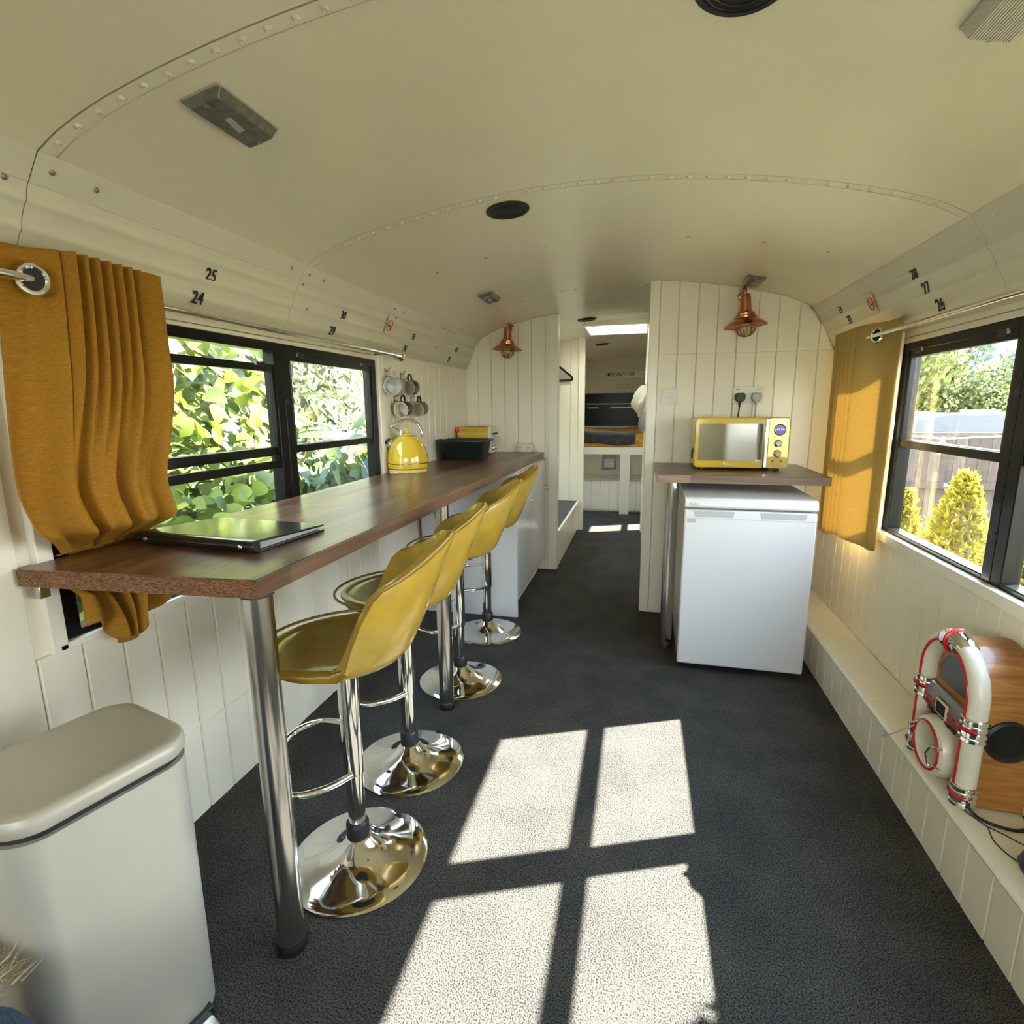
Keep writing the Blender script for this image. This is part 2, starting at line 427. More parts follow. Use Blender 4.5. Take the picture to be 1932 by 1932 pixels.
def frame_mtx(origin, xdir, ydir):
    x = Vector(xdir).normalized(); y = Vector(ydir); y = (y - x * y.dot(x)).normalized(); z = x.cross(y)
    mt = Matrix.Identity(4)
    for i in range(3):
        mt[i][0] = x[i]; mt[i][1] = y[i]; mt[i][2] = z[i]
    mt.translation = Vector(origin)
    return mt

def smooth(a, b, x):
    t = max(0.0, min(1.0, (x - a) / (b - a))); return t * t * (3 - 2 * t)

def rrect(w, h, r, n=6, cx=0, cy=0):
    pts = []
    for (sx, sy, a0) in ((1, 1, 0), (-1, 1, 90), (-1, -1, 180), (1, -1, 270)):
        for k in range(n + 1):
            a = R(a0 + 90 * k / n)
            pts.append((cx + sx * (w / 2 - r) + r * math.cos(a), cy + sy * (h / 2 - r) + r * math.sin(a)))
    return pts

def bez(p0, p1, p2, p3, n=12):
    out = []
    for i in range(n + 1):
        t = i / n; u = 1 - t
        out.append(Vector(p0) * u**3 + Vector(p1) * 3 * u * u * t + Vector(p2) * 3 * u * t * t + Vector(p3) * t**3)
    return out

def spline(pts, per=8, closed=False):
    P = [Vector(p) for p in pts]; N = len(P); out = []
    for i in range(N if closed else N - 1):
        p1 = P[i]; p2 = P[(i + 1) % N]
        p0 = P[i - 1] if (closed or i > 0) else p1; p3 = P[(i + 2) % N] if (closed or i + 2 < N) else p2
        for k in range(per):
            t = k / per
            out.append(0.5 * ((2 * p1) + (p2 - p0) * t + (2 * p0 - 5 * p1 + 4 * p2 - p3) * t * t + (3 * p1 - p0 - 3 * p2 + p3) * t**3))
    if not closed: out.append(P[-1])
    return out

# ================================================================== the shell of the bus
XL, XR, XC = -1.30, 0.985, -0.163
YA, YB = -2.6, 8.0
ZT = 0.92            # breakfast bar top
YPR, YPL = 3.27, 4.03  # partition planes right / left
def zc(x):
    t = abs(x - XC) / 1.022
    return 1.94 - 0.16 * t * t - 0.024 * t**14
def slope(x):
    return math.atan2(zc(x + .005) - zc(x - .005), .01)

struct(box('floor', (-1.36, YA, -0.05), (1.05, YB + .05, 0.0), 'carpet'), 'dark charcoal carpet running the length of the bus')

# ---- ceiling: arched panels with riveted seams
SEAMS = [-2.6, -1.7, -0.8, 0.05, 0.942, 1.845, 3.36, 4.30, 5.55, 6.8, 8.0]
def arch_xs(x0=-1.185, x1=0.86, n=36, extra=()):
    xs = [x0 + (x1 - x0) * i / n for i in range(n + 1)] + list(extra)
    return sorted(set(xs))
HX0, HX1, HY0, HY1 = -0.47, 0.02, 4.65, 5.20
ceiling = None
for i in range(len(SEAMS) - 1):
    ya, yb = SEAMS[i] + .002, SEAMS[i + 1] - .002
    hat = ya < HY0 < yb
    xs = arch_xs(extra=(HX0, HX1) if hat else ())
    ys = [ya, HY0, HY1, yb] if hat else [ya, yb]
    mb = MB(); rows = [[(x, y, zc(x)) for x in xs] for y in ys]; rows2 = [[(x, y, zc(x) + .004) for x in xs] for y in ys]
    nc = len(xs); nr = len(ys)
    vs_ = [p for r_ in rows for p in r_] + [p for r_ in rows2 for p in r_]; off = nr * nc; fs = []
    for a in range(nr - 1):
        for k in range(nc - 1):
            if hat and a == 1 and HX0 - 1e-6 <= xs[k] and xs[k + 1] <= HX1 + 1e-6: continue
            q = (a * nc + k, a * nc + k + 1, (a + 1) * nc + k + 1, (a + 1) * nc + k)
            fs.append(q); fs.append(tuple(off + j for j in reversed(q)))
    for k in range(nc - 1):
        fs.append((k, off + k, off + k + 1, k + 1)); e = (nr - 1) * nc
        fs.append((e + k, e + k + 1, off + e + k + 1, off + e + k))
    mb.add(vs_, fs, True)
    if i == 0:
        ceiling = MB()
        sh = [(-1.372, 1.48), (-1.345, 1.66), (-1.26, 1.78), (-1.15, 1.84)] + [(x, zc(x) + .045) for x in arch_xs(-1.0, 0.68, 24, (HX0, HX1))] + [(.83, 1.84), (.94, 1.78), (1.03, 1.66), (1.06, 1.48)]
        rws = [[(x, y, z) for x, z in sh] for y in (YA - .05, HY0, HY1, YB + .06)]
        n_ = len(sh); v2 = [p for r_ in rws for p in r_]; f2 = []
        for a in range(3):
            for k in range(n_ - 1):
                if a == 1 and HX0 - 1e-6 <= sh[k][0] and sh[k + 1][0] <= HX1 + 1e-6: continue
                f2.append((a * n_ + k, a * n_ + k + 1, (a + 1) * n_ + k + 1, (a + 1) * n_ + k))
        ceiling.add(v2, f2, True)
        ceiling = struct(ceiling.build('ceiling', 'gap', None, solid=.01, soff=0), 'arched cream metal ceiling with riveted seams')
    mb.build('ceiling_panel', 'ceil', ceiling)
# rivets along the two seams near the camera and the far one
rv = MB().lathe([(.0078, 0), (.0072, -.003), (.0045, -.0055), (.002, -.0045), (.0, -.0035)], 12)
rivet0 = rv.build('rivet', 'rivet', ceiling)
first = True
for ys_, pitch in ((0.942, .055), (1.845, .055), (3.36, .075)):
    x = -1.15
    while x < .83:
        lo = (x, ys_ + .018, zc(x)); ro = (0, -slope(x), 0)
        if first: rivet0.location = lo; rivet0.rotation_euler = ro; first = False
        else: inst(rivet0, ceiling, lo, ro)
        x += pitch
scr = MB().lathe([(.0055, 0), (.005, -.002), (.002, -.003), (0, -.0018)], 8)
scr0 = scr.build('screw', 'screw', ceiling); scr0.location = (-.69, 2.45, zc(-.69)); scr0.rotation_euler = (0, -slope(-.69), 0)
for (x, y) in ((-.92, 2.46), (-.42, 2.46), (-.14, 2.46), (.16, 2.46), (.45, 2.46), (.68, 2.46)):
    inst(scr0, ceiling, (x, y, zc(x)), (0, -slope(x), 0))
# thin lap line beside the seams
for ys_ in (0.942, 1.845):
    xs = arch_xs(-1.18, .855, 40)
    MB().grid([[(x, ys_ + .034, zc(x) - .0006) for x in xs], [(x, ys_ + .0352, zc(x) - .0012) for x in xs]]).build('seam_lap', 'rivet', ceiling, solid=.001)
# roof hatch
hat = thing('roof_hatch', 'white framed roof hatch letting daylight into the corridor', 'hatch', ((HX0 + HX1) / 2, (HY0 + HY1) / 2, 1.93))
w2, d2 = (HX1 - HX0) / 2, (HY1 - HY0) / 2
mb = MB()
for a, b in (((-w2 - .02, -d2 - .02), (w2 + .02, -d2)), ((-w2 - .02, d2), (w2 + .02, d2 + .02)), ((-w2 - .02, -d2), (-w2, d2)), ((w2, -d2), (w2 + .02, d2))):
    mb.box((a[0], a[1], -.035), (b[0], b[1], .11))
mb.build('upstand', 'trim', hat, bevel=.004)
mt_, nt_, b_ = newmat('opal_dome'); b_.inputs['Base Color'].default_value = (.9, .9, .85, 1)
tr_ = nt_.nodes.new('ShaderNodeBsdfTranslucent'); tr_.inputs[0].default_value = (.9, .9, .85, 1); ms_ = nt_.nodes.new('ShaderNodeMixShader'); ms_.inputs[0].default_value = .75
nt_.links.new(b_.outputs[0], ms_.inputs[1]); nt_.links.new(tr_.outputs[0], ms_.inputs[2]); nt_.links.new(ms_.outputs[0], nt_.nodes['Material Output'].inputs[0])
mb = MB(); rows = []
for i in range(9):
    rows.append([((-1 + 2 * i / 8) * (w2 + .015), (-1 + 2 * j / 8) * (d2 + .015), .11 + .05 * (1 - (-1 + 2 * i / 8)**4) * (1 - (-1 + 2 * j / 8)**4)) for j in range(9)])
mb.grid(rows).build('dome', mt_, hat, solid=.004)

# ---- cove panels, rails
def cove_profile(side):
    # from rail down to window head; returns list of (x, z)
    if side < 0: a, b = Vector((-1.216, 1.712)), Vector((-1.298, 1.540))
    else: a, b = Vector((0.888, 1.712)), Vector((0.985, 1.528))
    n = Vector((1, -.45)).normalized() if side < 0 else Vector((-1, -.5)).normalized()
    pts = []
    for i in range(41):
        t = i / 40
        d = 0.0
        for c0 in (0.22, 0.52, 0.80):
            d += 0.0042 * math.exp(-((t - c0) / 0.05)**2)
        d -= .006 * smooth(.86, .98, t)
        p = a.lerp(b, t) + n * d
        pts.append((p.x, p.y))
    return pts
def cove_at(side, t, off=.0015):
    pr = cove_profile(side); k = min(39, int(t * 40)); x, z = pr[k]; x2, z2 = pr[k + 1]
    x = x + (x2 - x) * (t * 40 - k); z = z + (z2 - z) * (t * 40 - k)
    s_ = 1 if side < 0 else -1
    n = Vector((s_ * 1.0, 0, -.47)).normalized()
    return Vector((x, 0, z)) + n * off, n
COVE = {}
for side, nm in ((-1, 'left'), (1, 'right')):
    prof = cove_profile(side); s_ = -1 if side < 0 else 1
    back = [(x + s_ * .012, z + .004) for x, z in reversed(prof)]
    seams = [YA, -.8, 0.05, 0.942, 1.845, 3.36, 4.3, 5.55, 6.8, YB]
    rootc = struct(box('trim_cove_' + nm, (-1.362 if side < 0 else 1.0, YA, 1.605), (-1.312 if side < 0 else 1.05, YB, 1.66), 'gap'), 'cream ribbed metal cove panels above the %s windows' % nm)
    COVE[side] = rootc
    for i in range(len(seams) - 1):
        mb = MB(); mb.prism(prof + back, 1, seams[i] + .001, seams[i + 1] - .001, True)
        o = mb.build('cove_panel', 'cove', rootc)
        for p in o.data.polygons:
            if len(p.vertices) > 4: p.use_smooth = False
    # rail strip along the ceiling edge
    rx, rz_ = (-1.185, 1.760) if side < 0 else (.86, 1.760)
    ex, ez = (-1.222, 1.706) if side < 0 else (.895, 1.706)
    dv = Vector((ex - rx, ez - rz_)).normalized(); nv = Vector((-dv.y, dv.x)) if side > 0 else Vector((dv.y, -dv.x))
    if nv.y > 0: nv = -nv
    p = [(rx, rz_), (rx + nv.x * .005, rz_ + nv.y * .005), (ex + nv.x * .005, ez + nv.y * .005), (ex, ez)]
    for i in range(len(seams) - 1):
        MB().prism(p, 1, seams[i] + .001, seams[i + 1] - .001).build('rail_strip', 'cove', rootc, bevel=.002)
    rot = (0, math.atan2(-nv.x, -nv.y), 0)
    k0 = None
    spots = []
    for ys_ in (0.942, 1.845, 2.62, 3.36):
        spots += [(ys_ - .07, .45), (ys_ + .035, .45), (ys_ + .13, .45)] if ys_ != 2.62 else [(2.6, .45), (2.7, .45)]
    for (y, t) in spots:
        lo = (rx + (ex - rx) * t + nv.x * .005, y, rz_ + (ez - rz_) * t + nv.y * .005)
        if k0 is None:
            k0 = MB().lathe([(.0065, 0), (.0055, -.0025), (.0025, -.004), (.0012, -.002), (0, -.002)], 10).build('screw', 'screw' if side < 0 else 'rivet', rootc); k0.location = lo; k0.rotation_euler = rot
        else: inst(k0, rootc, lo, rot)
    for (y, t) in ((0.90, .07), (1.85 + .02, .07), (1.93, .5), (3.3, .5), (2.66, .07)):
        p_, n_ = cove_at(side, t, .0005)
        inst(k0, rootc, (p_.x, y, p_.z), (0, math.atan2(-n_.x, -n_.z), 0))
    # flat underside lip and blind head strip above the glass
    xo = -1.362 if side < 0 else 1.05
    zb = 1.540 if side < 0 else 1.528
    MB().box((min(XL - .002, xo) if side < 0 else XR + .004, YA, zb - .004), (XL + .004 if side < 0 else xo, YB, zb + .004)).build('cove_lip', 'cove', rootc)

# decals on the cove
def decal(side, y, t, s_, size, squeeze=.82):
    p_, n_ = cove_at(side, t, .0018)
    xd = (0, 1, 0) if side < 0 else (0, -1, 0)
    up = n_.cross(Vector(xd))
    mt = frame_mtx((p_.x, y, p_.z), xd, up)
    return text('number_decal', s_, size, 'print', COVE[side], mt, squeeze)
for (y, t, s_) in ((1.45, .42, '25'), (1.42, .80, '24'), (2.19, .42, '30'), (2.14, .80, '29'), (2.93, .42, '35'), (2.87, .80, '34'), (3.66, .42, '40'), (3.58, .80, '39')):
    decal(-1, y, t, s_, .052)
for (y, t, s_) in ((2.25, .12, '28'), (2.215, .42, '27'), (2.175, .75, '26'), (2.97, .12, '33'), (2.92, .42, '32')):
    decal(1, y, t, s_, .058)
def no_smoking(side, y, t):
    p_, n_ = cove_at(side, t, .009)
    xd = (0, 1, 0) if side < 0 else (0, -1, 0)
    mt = frame_mtx((p_.x, y, p_.z), xd, n_.cross(Vector(xd)))
    st = MB().prism(rrect(.062, .085, .004, 2), 2, 0, .0006).build('no_smoking_sticker', 'sticker', COVE[side]); st.matrix_local = mt
    ri = MB(); pts = [(.025 * math.cos(a), .025 * math.sin(a), .0012) for a in [2 * PI * k / 32 for k in range(32)]]
    ri.tube(pts, .0028, 6, True); ri.obox((0, 0, .0012), (.05, .0045, .001), Matrix.Rotation(R(-50), 3, 'Z')); ri.build('red_ring', 'redprint', st)
    MB().obox((0, -.003, .0009), (.03, .006, .0008), Matrix.Rotation(R(10), 3, 'Z')).build('cigarette_symbol', 'print', st)
no_smoking(-1, 2.60, .30); no_smoking(1, 2.62, .28)

# ---- side walls
def xboard(parent, side, y0, y1, z0, z1, xf, mat='white', th=.012, c=.004, name='board'):
    # board on a side wall; side -1 = left wall (faces +X)
    n = 1 if side < 0 else -1
    xb = xf - n * th
    g = .0008
    return MB().prism([(xb, y0 + g), (xf - n * c, y0 + g), (xf, y0 + c + g), (xf, y1 - c - g), (xf - n * c, y1 - g), (xb, y1 - g)], 2, z0, z1).build(name, mat, parent)
def yboard(parent, x0, x1, z0, zt0, zt1, yf, mat='white', th=.012, c=.004, name='board'):
    # board on a partition facing -Y, slanted top (zt0 at x0, zt1 at x1)
    g = .0008; yb = yf + th
    pl = [(x0 + g, yb), (x0 + g, yf + c), (x0 + g + c, yf), (x1 - c - g, yf), (x1 - g, yf + c), (x1 - g, yb)]
    n = len(pl)
    tz = [zt0, zt0, zt0, zt1, zt1, zt1]
    vs_ = [(x, y, z0) for x, y in pl] + [(x, y, tz[i]) for i, (x, y) in enumerate(pl)]
    fs = [tuple(range(n)), tuple(range(2 * n - 1, n - 1, -1))] + [(i, n + i, n + (i + 1) % n, (i + 1) % n) for i in range(n)]
    return MB().add(vs_, fs).build(name, mat, parent)

LWIN = [(0.92, 2.575), (4.25, 5.35), (5.75, 7.6)]
RWIN = [(.31, 2.98), (5.95, 6.35)]
ZW0L, ZW1L, ZW0R, ZW1R = .715, 1.492, .738, 1.482
def side_wall(nm, xa, xb, wins, z0, z1, lab):
    mb = MB(); mb.box((xa, YA, 0), (xb, YB, z0)); mb.box((xa, YA, z1), (xb, YB, 1.606))
    prev = YA
    for (a, b) in wins:
        mb.box((xa, prev, z0), (xb, a, z1)); prev = b
    mb.box((xa, prev, z0), (xb, YB, z1))
    return struct(mb.build(nm, 'white'), lab)
wall_left = side_wall('wall_left', -1.362, -1.312, LWIN, ZW0L, ZW1L, 'white tongue-and-groove side wall under the left windows')
wall_right = side_wall('wall_right', .997, 1.05, RWIN, ZW0R, ZW1R, 'white tongue-and-groove side wall under the right windows')
P = .1027
k = -3
for k in range(-12, 21):
    y0 = .957 + P * k; y1 = y0 + P
    if y1 <= .862 and y0 > -.1:
        xboard(wall_left, -1, y0, y1, 0, 1.535, XL)
    elif y0 >= .85 and y1 < 3.04:
        xboard(wall_left, -1, y0, y1, 0, .2875, XL); xboard(wall_left, -1, y0, y1, .2887, .700, XL)
    elif y1 <= -.1: xboard(wall_left, -1, y0, y1, 0, .70, XL)
y = 2.632
while y < YPL - .01:
    xboard(wall_left, -1, y, min(y + P, YPL), .90, 1.535, XL); y += P
# left window trims
def lbox(name, y0, y1, z0, z1, x0=-1.345, x1=-1.292, mat='trim', par=None, bevel=.003):
    return box(name, (x0, y0, z0), (x1, y1, z1), mat, par or wall_left, bevel)
lbox('window_board', .900, 2.60, .698, .716)
lbox('window_jamb', .885, .921, .70, 1.535)
lbox('window_jamb', 2.574, 2.630, .70, 1.535, x1=-1.291)
lbox('window_head', .921, 2.574, 1.490, 1.535, x0=-1.345, x1=-1.318)
# right wall boards
y = 3.255
while y > -1.0:
    y0 = y - .0985
    xboard(wall_right, 1, y0, y, .2165, .700 if y0 < 2.95 else 1.525, XR); y = y0
def rbox(name, y0, y1, z0, z1, x0=.975, x1=1.035, mat='trim', bevel=.003):
    return box(name, (x0, y0, z0), (x1, y1, z1), mat, wall_right, bevel)
rbox('window_board', .31, 3.02, .700, .738, x0=.970)
rbox('window_jamb', 2.485, 2.53, .738, 1.525, x0=.972, x1=.990)
rbox('window_jamb', .27, .31, .70, 1.525)
rbox('window_jamb', 2.98, 3.02, .738, 1.525)
rbox('window_head', .31, 3.02, 1.482, 1.525, x0=1.0, x1=1.035)

# ---- bus windows
WN = [0]
def bus_window(side, y0, y1, z0, z1, drop=0.0, zm=1.098, lab=None, simple=False):
    WN[0] += 1
    s_ = -1 if side < 0 else 1
    xi = (XL - .008) if side < 0 else (XR + .012)     # inner face of the frame
    xo = xi + s_ * .048
    def bx(mb, ya, yb, za, zb, d0, d1):
        a, b = sorted((xi + s_ * d0, xi + s_ * d1)); mb.box((a, ya, za), (b, yb, zb))
    root = bpy.data.objects.new('window_%d' % WN[0], None); COL.objects.link(root); root.location = (0, 0, 0); struct(root, lab)
    j = .046
    f = MB(); bx(f, y0, y0 + j, z0, z1, 0, .048); bx(f, y1 - j, y1, z0, z1, 0, .048); bx(f, y0 + j, y1 - j, z1 - .032, z1, 0, .048); bx(f, y0 + j, y1 - j, z0, z0 + .016, 0, .048)
    f.build('frame', 'black', root, bevel=.003)
    g = MB(); bx(g, y0 + j, y1 - j, zm - .016, zm + .016, .014, .046); g.build('meeting_rail', 'black', root, bevel=.002)
    p = MB(); bx(p, y0 + j - .006, y1 - j + .006, z0 + .012, zm - .012, .034, .038); p.build('pane', 'glass', root)
    # upper sash, sliding down by drop
    zt, zl = z1 - .031 - drop, zm + .000 - drop
    s = MB(); b = .020
    bx(s, y0 + j - .004, y0 + j + b * .6, zl, zt, .004, .026); bx(s, y1 - j - b * .6, y1 - j + .004, zl, zt, .004, .026)
    bx(s, y0 + j, y1 - j, zt - .026, zt, .004, .026); bx(s, y0 + j, y1 - j, zl - .014, zl + .014, .004, .026)
    sash = s.build('upper_sash', 'black', root, bevel=.002)
    q = MB(); bx(q, y0 + j + .006, y1 - j - .006, zl + .01, zt - .02, .013, .017); q.build('pane', 'glass', sash)
    if not simple:
        for yy in (y0 + j + .075, y1 - j - .075):
            l = MB(); bx(l, yy - .02, yy + .02, zt - .012, zt + .006, -.004, .006)
            l.build('latch', 'blackpl', sash, bevel=.002)
            tI = MB(); bx(tI, yy - .028, yy - .022, zt - .008, zt + .006, -.003, .004); tI.build('latch_spring', 'greypl', sash)
        for zz in (zm + .18, zm - .22):
            yc = y0 + .012
            c_ = MB().lathe([(.011, 0), (.010, .003), (.004, .004), (0, .003)], 14, (xi, yc, zz), Matrix.Rotation(R(90 if side < 0 else -90), 3, 'Y'))
            c_.build('frame_button', 'blackpl', root)
    return root
bus_window(-1, .921, 1.832, .716, 1.490, drop=.048, lab='black framed left window with its upper sash slid down, beside the curtain')
bus_window(-1, 1.832, 2.574, .716, 1.490, lab='black framed left window beside the hanging mugs')
yy = 2.50
for i in range(3):
    bus_window(1, yy - .73, yy, .738, 1.482, lab=['black framed right window looking out on the caravan', 'black framed right window above the jukebox'][i] if i < 2 else 'black framed right side window nearer the driver end', simple=i > 2); yy -= .73
for (a, b) in ((4.25, 5.35), (5.75, 6.7), (6.7, 7.6)):
    bus_window(-1, a, b, .716, 1.490, simple=True, lab='black framed left window out of direct view')
bus_window(1, 2.50, 2.98, .738, 1.482, simple=True, lab='black framed right window behind the hanging curtain')
for (a, b) in ((5.95, 6.35),):
    bus_window(1, a, b, .738, 1.482, simple=True, lab='black framed bedroom window on the right')
# pull wires of the old blinds above the windows
tag(MB().tube([(-1.300, .93, 1.500), (-1.300, 1.80, 1.505), (-1.300, 2.57, 1.512)], .0018, 6).build('blind_wire', 'screw'), 'thin taut wire along the head of the left windows', 'wire')
tag(MB().tube([(.985, 2.48, 1.500), (.985, 1.0, 1.500), (.985, .33, 1.500)], .0018, 6).build('blind_wire', 'screw'), 'thin taut wire along the head of the right windows', 'wire')

# ---- driver end wall with the windscreen (behind the camera)
mb = MB(); mb.box((-1.362, YA - .05, 0), (1.05, YA, .85)); mb.box((-1.362, YA - .05, 1.66), (1.05, YA, 2.0)); mb.box((-1.362, YA - .05, .85), (-.9, YA, 1.66)); mb.box((.6, YA - .05, .85), (1.05, YA, 1.66))
wf = struct(mb.build('wall_front', 'white'), 'driver end wall around the windscreen')
wsn = MB(); wsn.box((-.9, YA - .03, .85), (.6, YA - .026, 1.66)); struct(wsn.build('window_13', 'glass'), 'windscreen behind the camera')

# ---- partitions
def ceil_or_cove(x):
    if x < -1.185: return 1.757 - (-1.185 - x) * (1.757 - 1.545) / .112
    if x > .86: return 1.757 - (x - .86) * (1.757 - 1.53) / .122
    return zc(x)
def partition(nm, x0, x1, yf, x_start, lab, joint=None, th=.045):
    mb = MB(); N = 24
    xs = [x0 + (x1 - x0) * i / N for i in range(N + 1)]
    pl = [(x, 0) for x in xs] + [(x, ceil_or_cove(x) - .001) for x in reversed(xs)]
    vs_ = []
    for x in xs:
        zt = ceil_or_cove(x) - .001
        vs_ += [(x, yf + .012, 0), (x, yf + .012, zt), (x, yf + th, zt), (x, yf + th, 0)]
    fs = []
    for i in range(N):
        for a in range(4):
            b = (a + 1) % 4
            fs.append((i * 4 + a, i * 4 + b, (i + 1) * 4 + b, (i + 1) * 4 + a))
    fs += [(0, 1, 2, 3), (N * 4 + 3, N * 4 + 2, N * 4 + 1, N * 4)]
    root = struct(mb.add(vs_, fs).build(nm, 'white'), lab)
    x = x_start
    while x < x1 - .004:
        a, b = max(x, x0), min(x + P, x1)
        if b - a > .01:
            t0, t1 = ceil_or_cove(a) - .001, ceil_or_cove(b) - .001
            if joint:
                yboard(root, a, b, .012, joint - .0007, joint - .0007, yf); yboard(root, a, b, joint + .0007, t0, t1, yf)
            else: yboard(root, a, b, .012, t0, t1, yf)
        x += P
    return root
pr_ = partition('wall_back_right', .045, .998, YPR, .082, 'white boarded partition behind the fridge and microwave', joint=1.535)
pl_ = partition('wall_back_left', -1.31, -.615, YPL, -1.31, 'white boarded partition at the far end of the breakfast bar')
box('end_trim', (.028, YPR - .012, 0.01), (.082, YPR + .06, zc(.05) - .001), 'trim', pr_, .004)
box('end_trim', (-.665, YPL - .012, 0.01), (-.598, YPL + .06, zc(-.63) - .001), 'trim', pl_, .004)
# corridor: washroom side wall, bedroom partition, step bench
cw = struct(box('wall_corridor', (.040, YPR + .06, 0), (.085, 5.50, 1.935), 'white'), 'white corridor wall running back to the bedroom')
bp_ = partition('wall_bedroom_left', -1.31, -.56, 5.50, -1.31, 'warm lit white boarded bedroom partition left of the corridor')
box('end_trim', (-.612, 5.488, 0.0), (-.552, 5.56, zc(-.58) - .001), 'trim', bp_, .003)
bpr = partition('wall_bedroom_right', .04, .998, 5.50, .04, 'white boarded bedroom partition right of the corridor')
box('end_trim', (.028, 5.488, 0.0), (.07, 5.58, zc(.05) - .001), 'trim', bpr, .003)
sb = thing('step_bench', 'low boxed bench with a grey carpet top beside the corridor', 'bench', (-.94, 4.78, 0))
box('carpet_top', (-.36, -.70, .285), (.345, .70, .305), 'greycarpet', sb)
box('box', (-.355, -.69, 0), (.33, .69, .285), 'white', sb)
y = -.69
while y < .66:
    MB().prism([(.33, y + .002), (.338, y + .004), (.338, y + .043), (.33, y + .045)], 2, 0.01, .28).build('beadboard_strip', 'trim', sb); y += .047
box('nosing', (.33, -.70, .272), (.352, .70, .306), 'trim', sb, .004)

# ---- rear bedroom
mb = MB(); mb.box((-1.362, YB, 0), (1.05, YB + .05, 1.2)); mb.box((-1.362, YB, 1.2), (1.05, YB + .05, 2.0))
wb = struct(mb.build('wall_back', pmat('rear_grey_white', (.55, .53, .48), .5)), 'pale rear wall of the bedroom with emergency exit lettering')
def wtext(s_, x, z, size, sq=1.0): return text('lettering', s_, size, 'print', wb, frame_mtx((x, YB - .002, z), (1, 0, 0), (0, 0, 1)), sq)
bg = MB().box((-.515, YB - .0015, 1.655), (.03, YB, 1.735)).build('lettering_plate', pmat('plate_cream', (.72, .70, .60), .6), wb)
wtext('EMERGENCY EXIT', -.305, 1.695, .076, .66)
for (x0, x1, z) in ((-.07, -.035, 1.70), (-.03, -.008, 1.69), (-.005, .025, 1.70)):
    box('plate_mark', (x0, YB - .003, z - .006), (x1, YB - .0014, z + .006), 'greypl', wb)
for z, segs in ((1.555, ((-.36, -.25), (-.235, -.17), (-.15, -.11))), (1.515, ((-.36, -.335), (-.32, -.22), (-.205, -.17), (-.155, -.11))), (1.472, ((-.33, -.315), (-.28, -.20), (-.17, -.155)))):
    for a, b in segs: box('small_print', (a, YB - .003, z - .012), (b, YB - .0005, z + .012), 'greypl', wb)
rw = struct(box('window_14', (-1.2, YB - .012, .98), (.9, YB - .002, 1.44), 'black'), 'black rear window band above the bed')
box('frame_strip', (-.78, YB - .020, 1.285), (.55, YB - .012, 1.297), 'greypl', rw)
box('frame_strip', (-.76, YB - .020, 1.233), (-.60, YB - .012, 1.245), 'trim', rw)
box('frame_strip', (-.43, YB - .020, 1.233), (.30, YB - .012, 1.245), 'trim', rw)

# ================================================================== furniture
# ---- breakfast bar
bar = thing('breakfast_bar', 'long walnut block breakfast bar on steel legs under the left windows', 'counter', (-1.0, 2.4, 0))
def L_(x, y, z): return (x + 1.0, y - 2.4, z)
ZB = ZT - .04
poly = [(-1.289, .840), (-.729, .878), (-.704, 4.017), (-1.289, 4.017)]
mb = MB().prism([(x + 1.0, y - 2.4) for x, y in poly], 2, ZB, ZT); mb.build('worktop', 'wood', bar, bevel=.002)
mb = MB().prism([(x + 1.0, y - 2.4) for x, y in [(-.729, .877), (-.7265, .877), (-.7015, 4.017), (-.704, 4.017)]], 2, ZB + .001, ZT - .0015); mb.build('edge_band', 'woodedge', bar)
mb = MB().prism([(x + 1.0, y - 2.4) for x, y in [(-1.2885, .8375), (-.7275, .8755), (-.7275, .8785), (-1.2885, .8405)]], 2, ZB + .002, ZT - .003); mb.build('chipboard_end', 'chip', bar)
for (x, y) in ((-.762, .918), (-.760, 1.985)):
    lg = MB().cyl(L_(x, y, .028), L_(x, y, ZB), .0305, n=32); lgo = lg.build('leg', 'steel', bar)
    MB().lathe([(.034, 0), (.036, .004), (.036, .022), (.033, .030)], 32, L_(x, y, 0)).build('foot', 'blackpl', lgo)
    MB().lathe([(.034, ZB - .006), (.034, ZB - .0005)], 24, L_(x, y, 0)).build('top_plate', 'blackpl', lgo)
br = MB().box(L_(-1.291, .862, .845), L_(-1.268, .884, .879)); br.build('wall_bracket', 'steel', bar, bevel=.002)

# ---- base cabinet under the bar
cab = thing('base_cabinet', 'glossy white base cabinet with knobs under the far end of the bar', 'cabinet', (-.99, 3.53, 0))
def C_(x, y, z): return (x + .99, y - 3.53, z)
box('side_panel', C_(-1.285, 3.02, 0.0), C_(-.684, 3.038, .879), 'fridge', cab, .002)
box('carcass', C_(-1.285, 3.039, .11), C_(-.704, 4.015, .879), 'fridge', cab, .001)
box('plinth', C_(-1.2, 3.039, 0.0), C_(-.745, 4.015, .108), 'whitepl', cab)
for (a, b, ky) in ((3.042, 3.43, 3.395), (3.434, 4.012, 3.97)):
    d = box('door', C_(-.703, a, .125), C_(-.684, b, .872), 'fridge', cab, .002)
    MB().lathe([(.0, .024), (.012, .022), (.013, .016), (.006, .008), (.006, 0)], 16, C_(-.684, ky, .66), Matrix.Rotation(R(90), 3, 'Y')).build('knob', 'chrome', d)

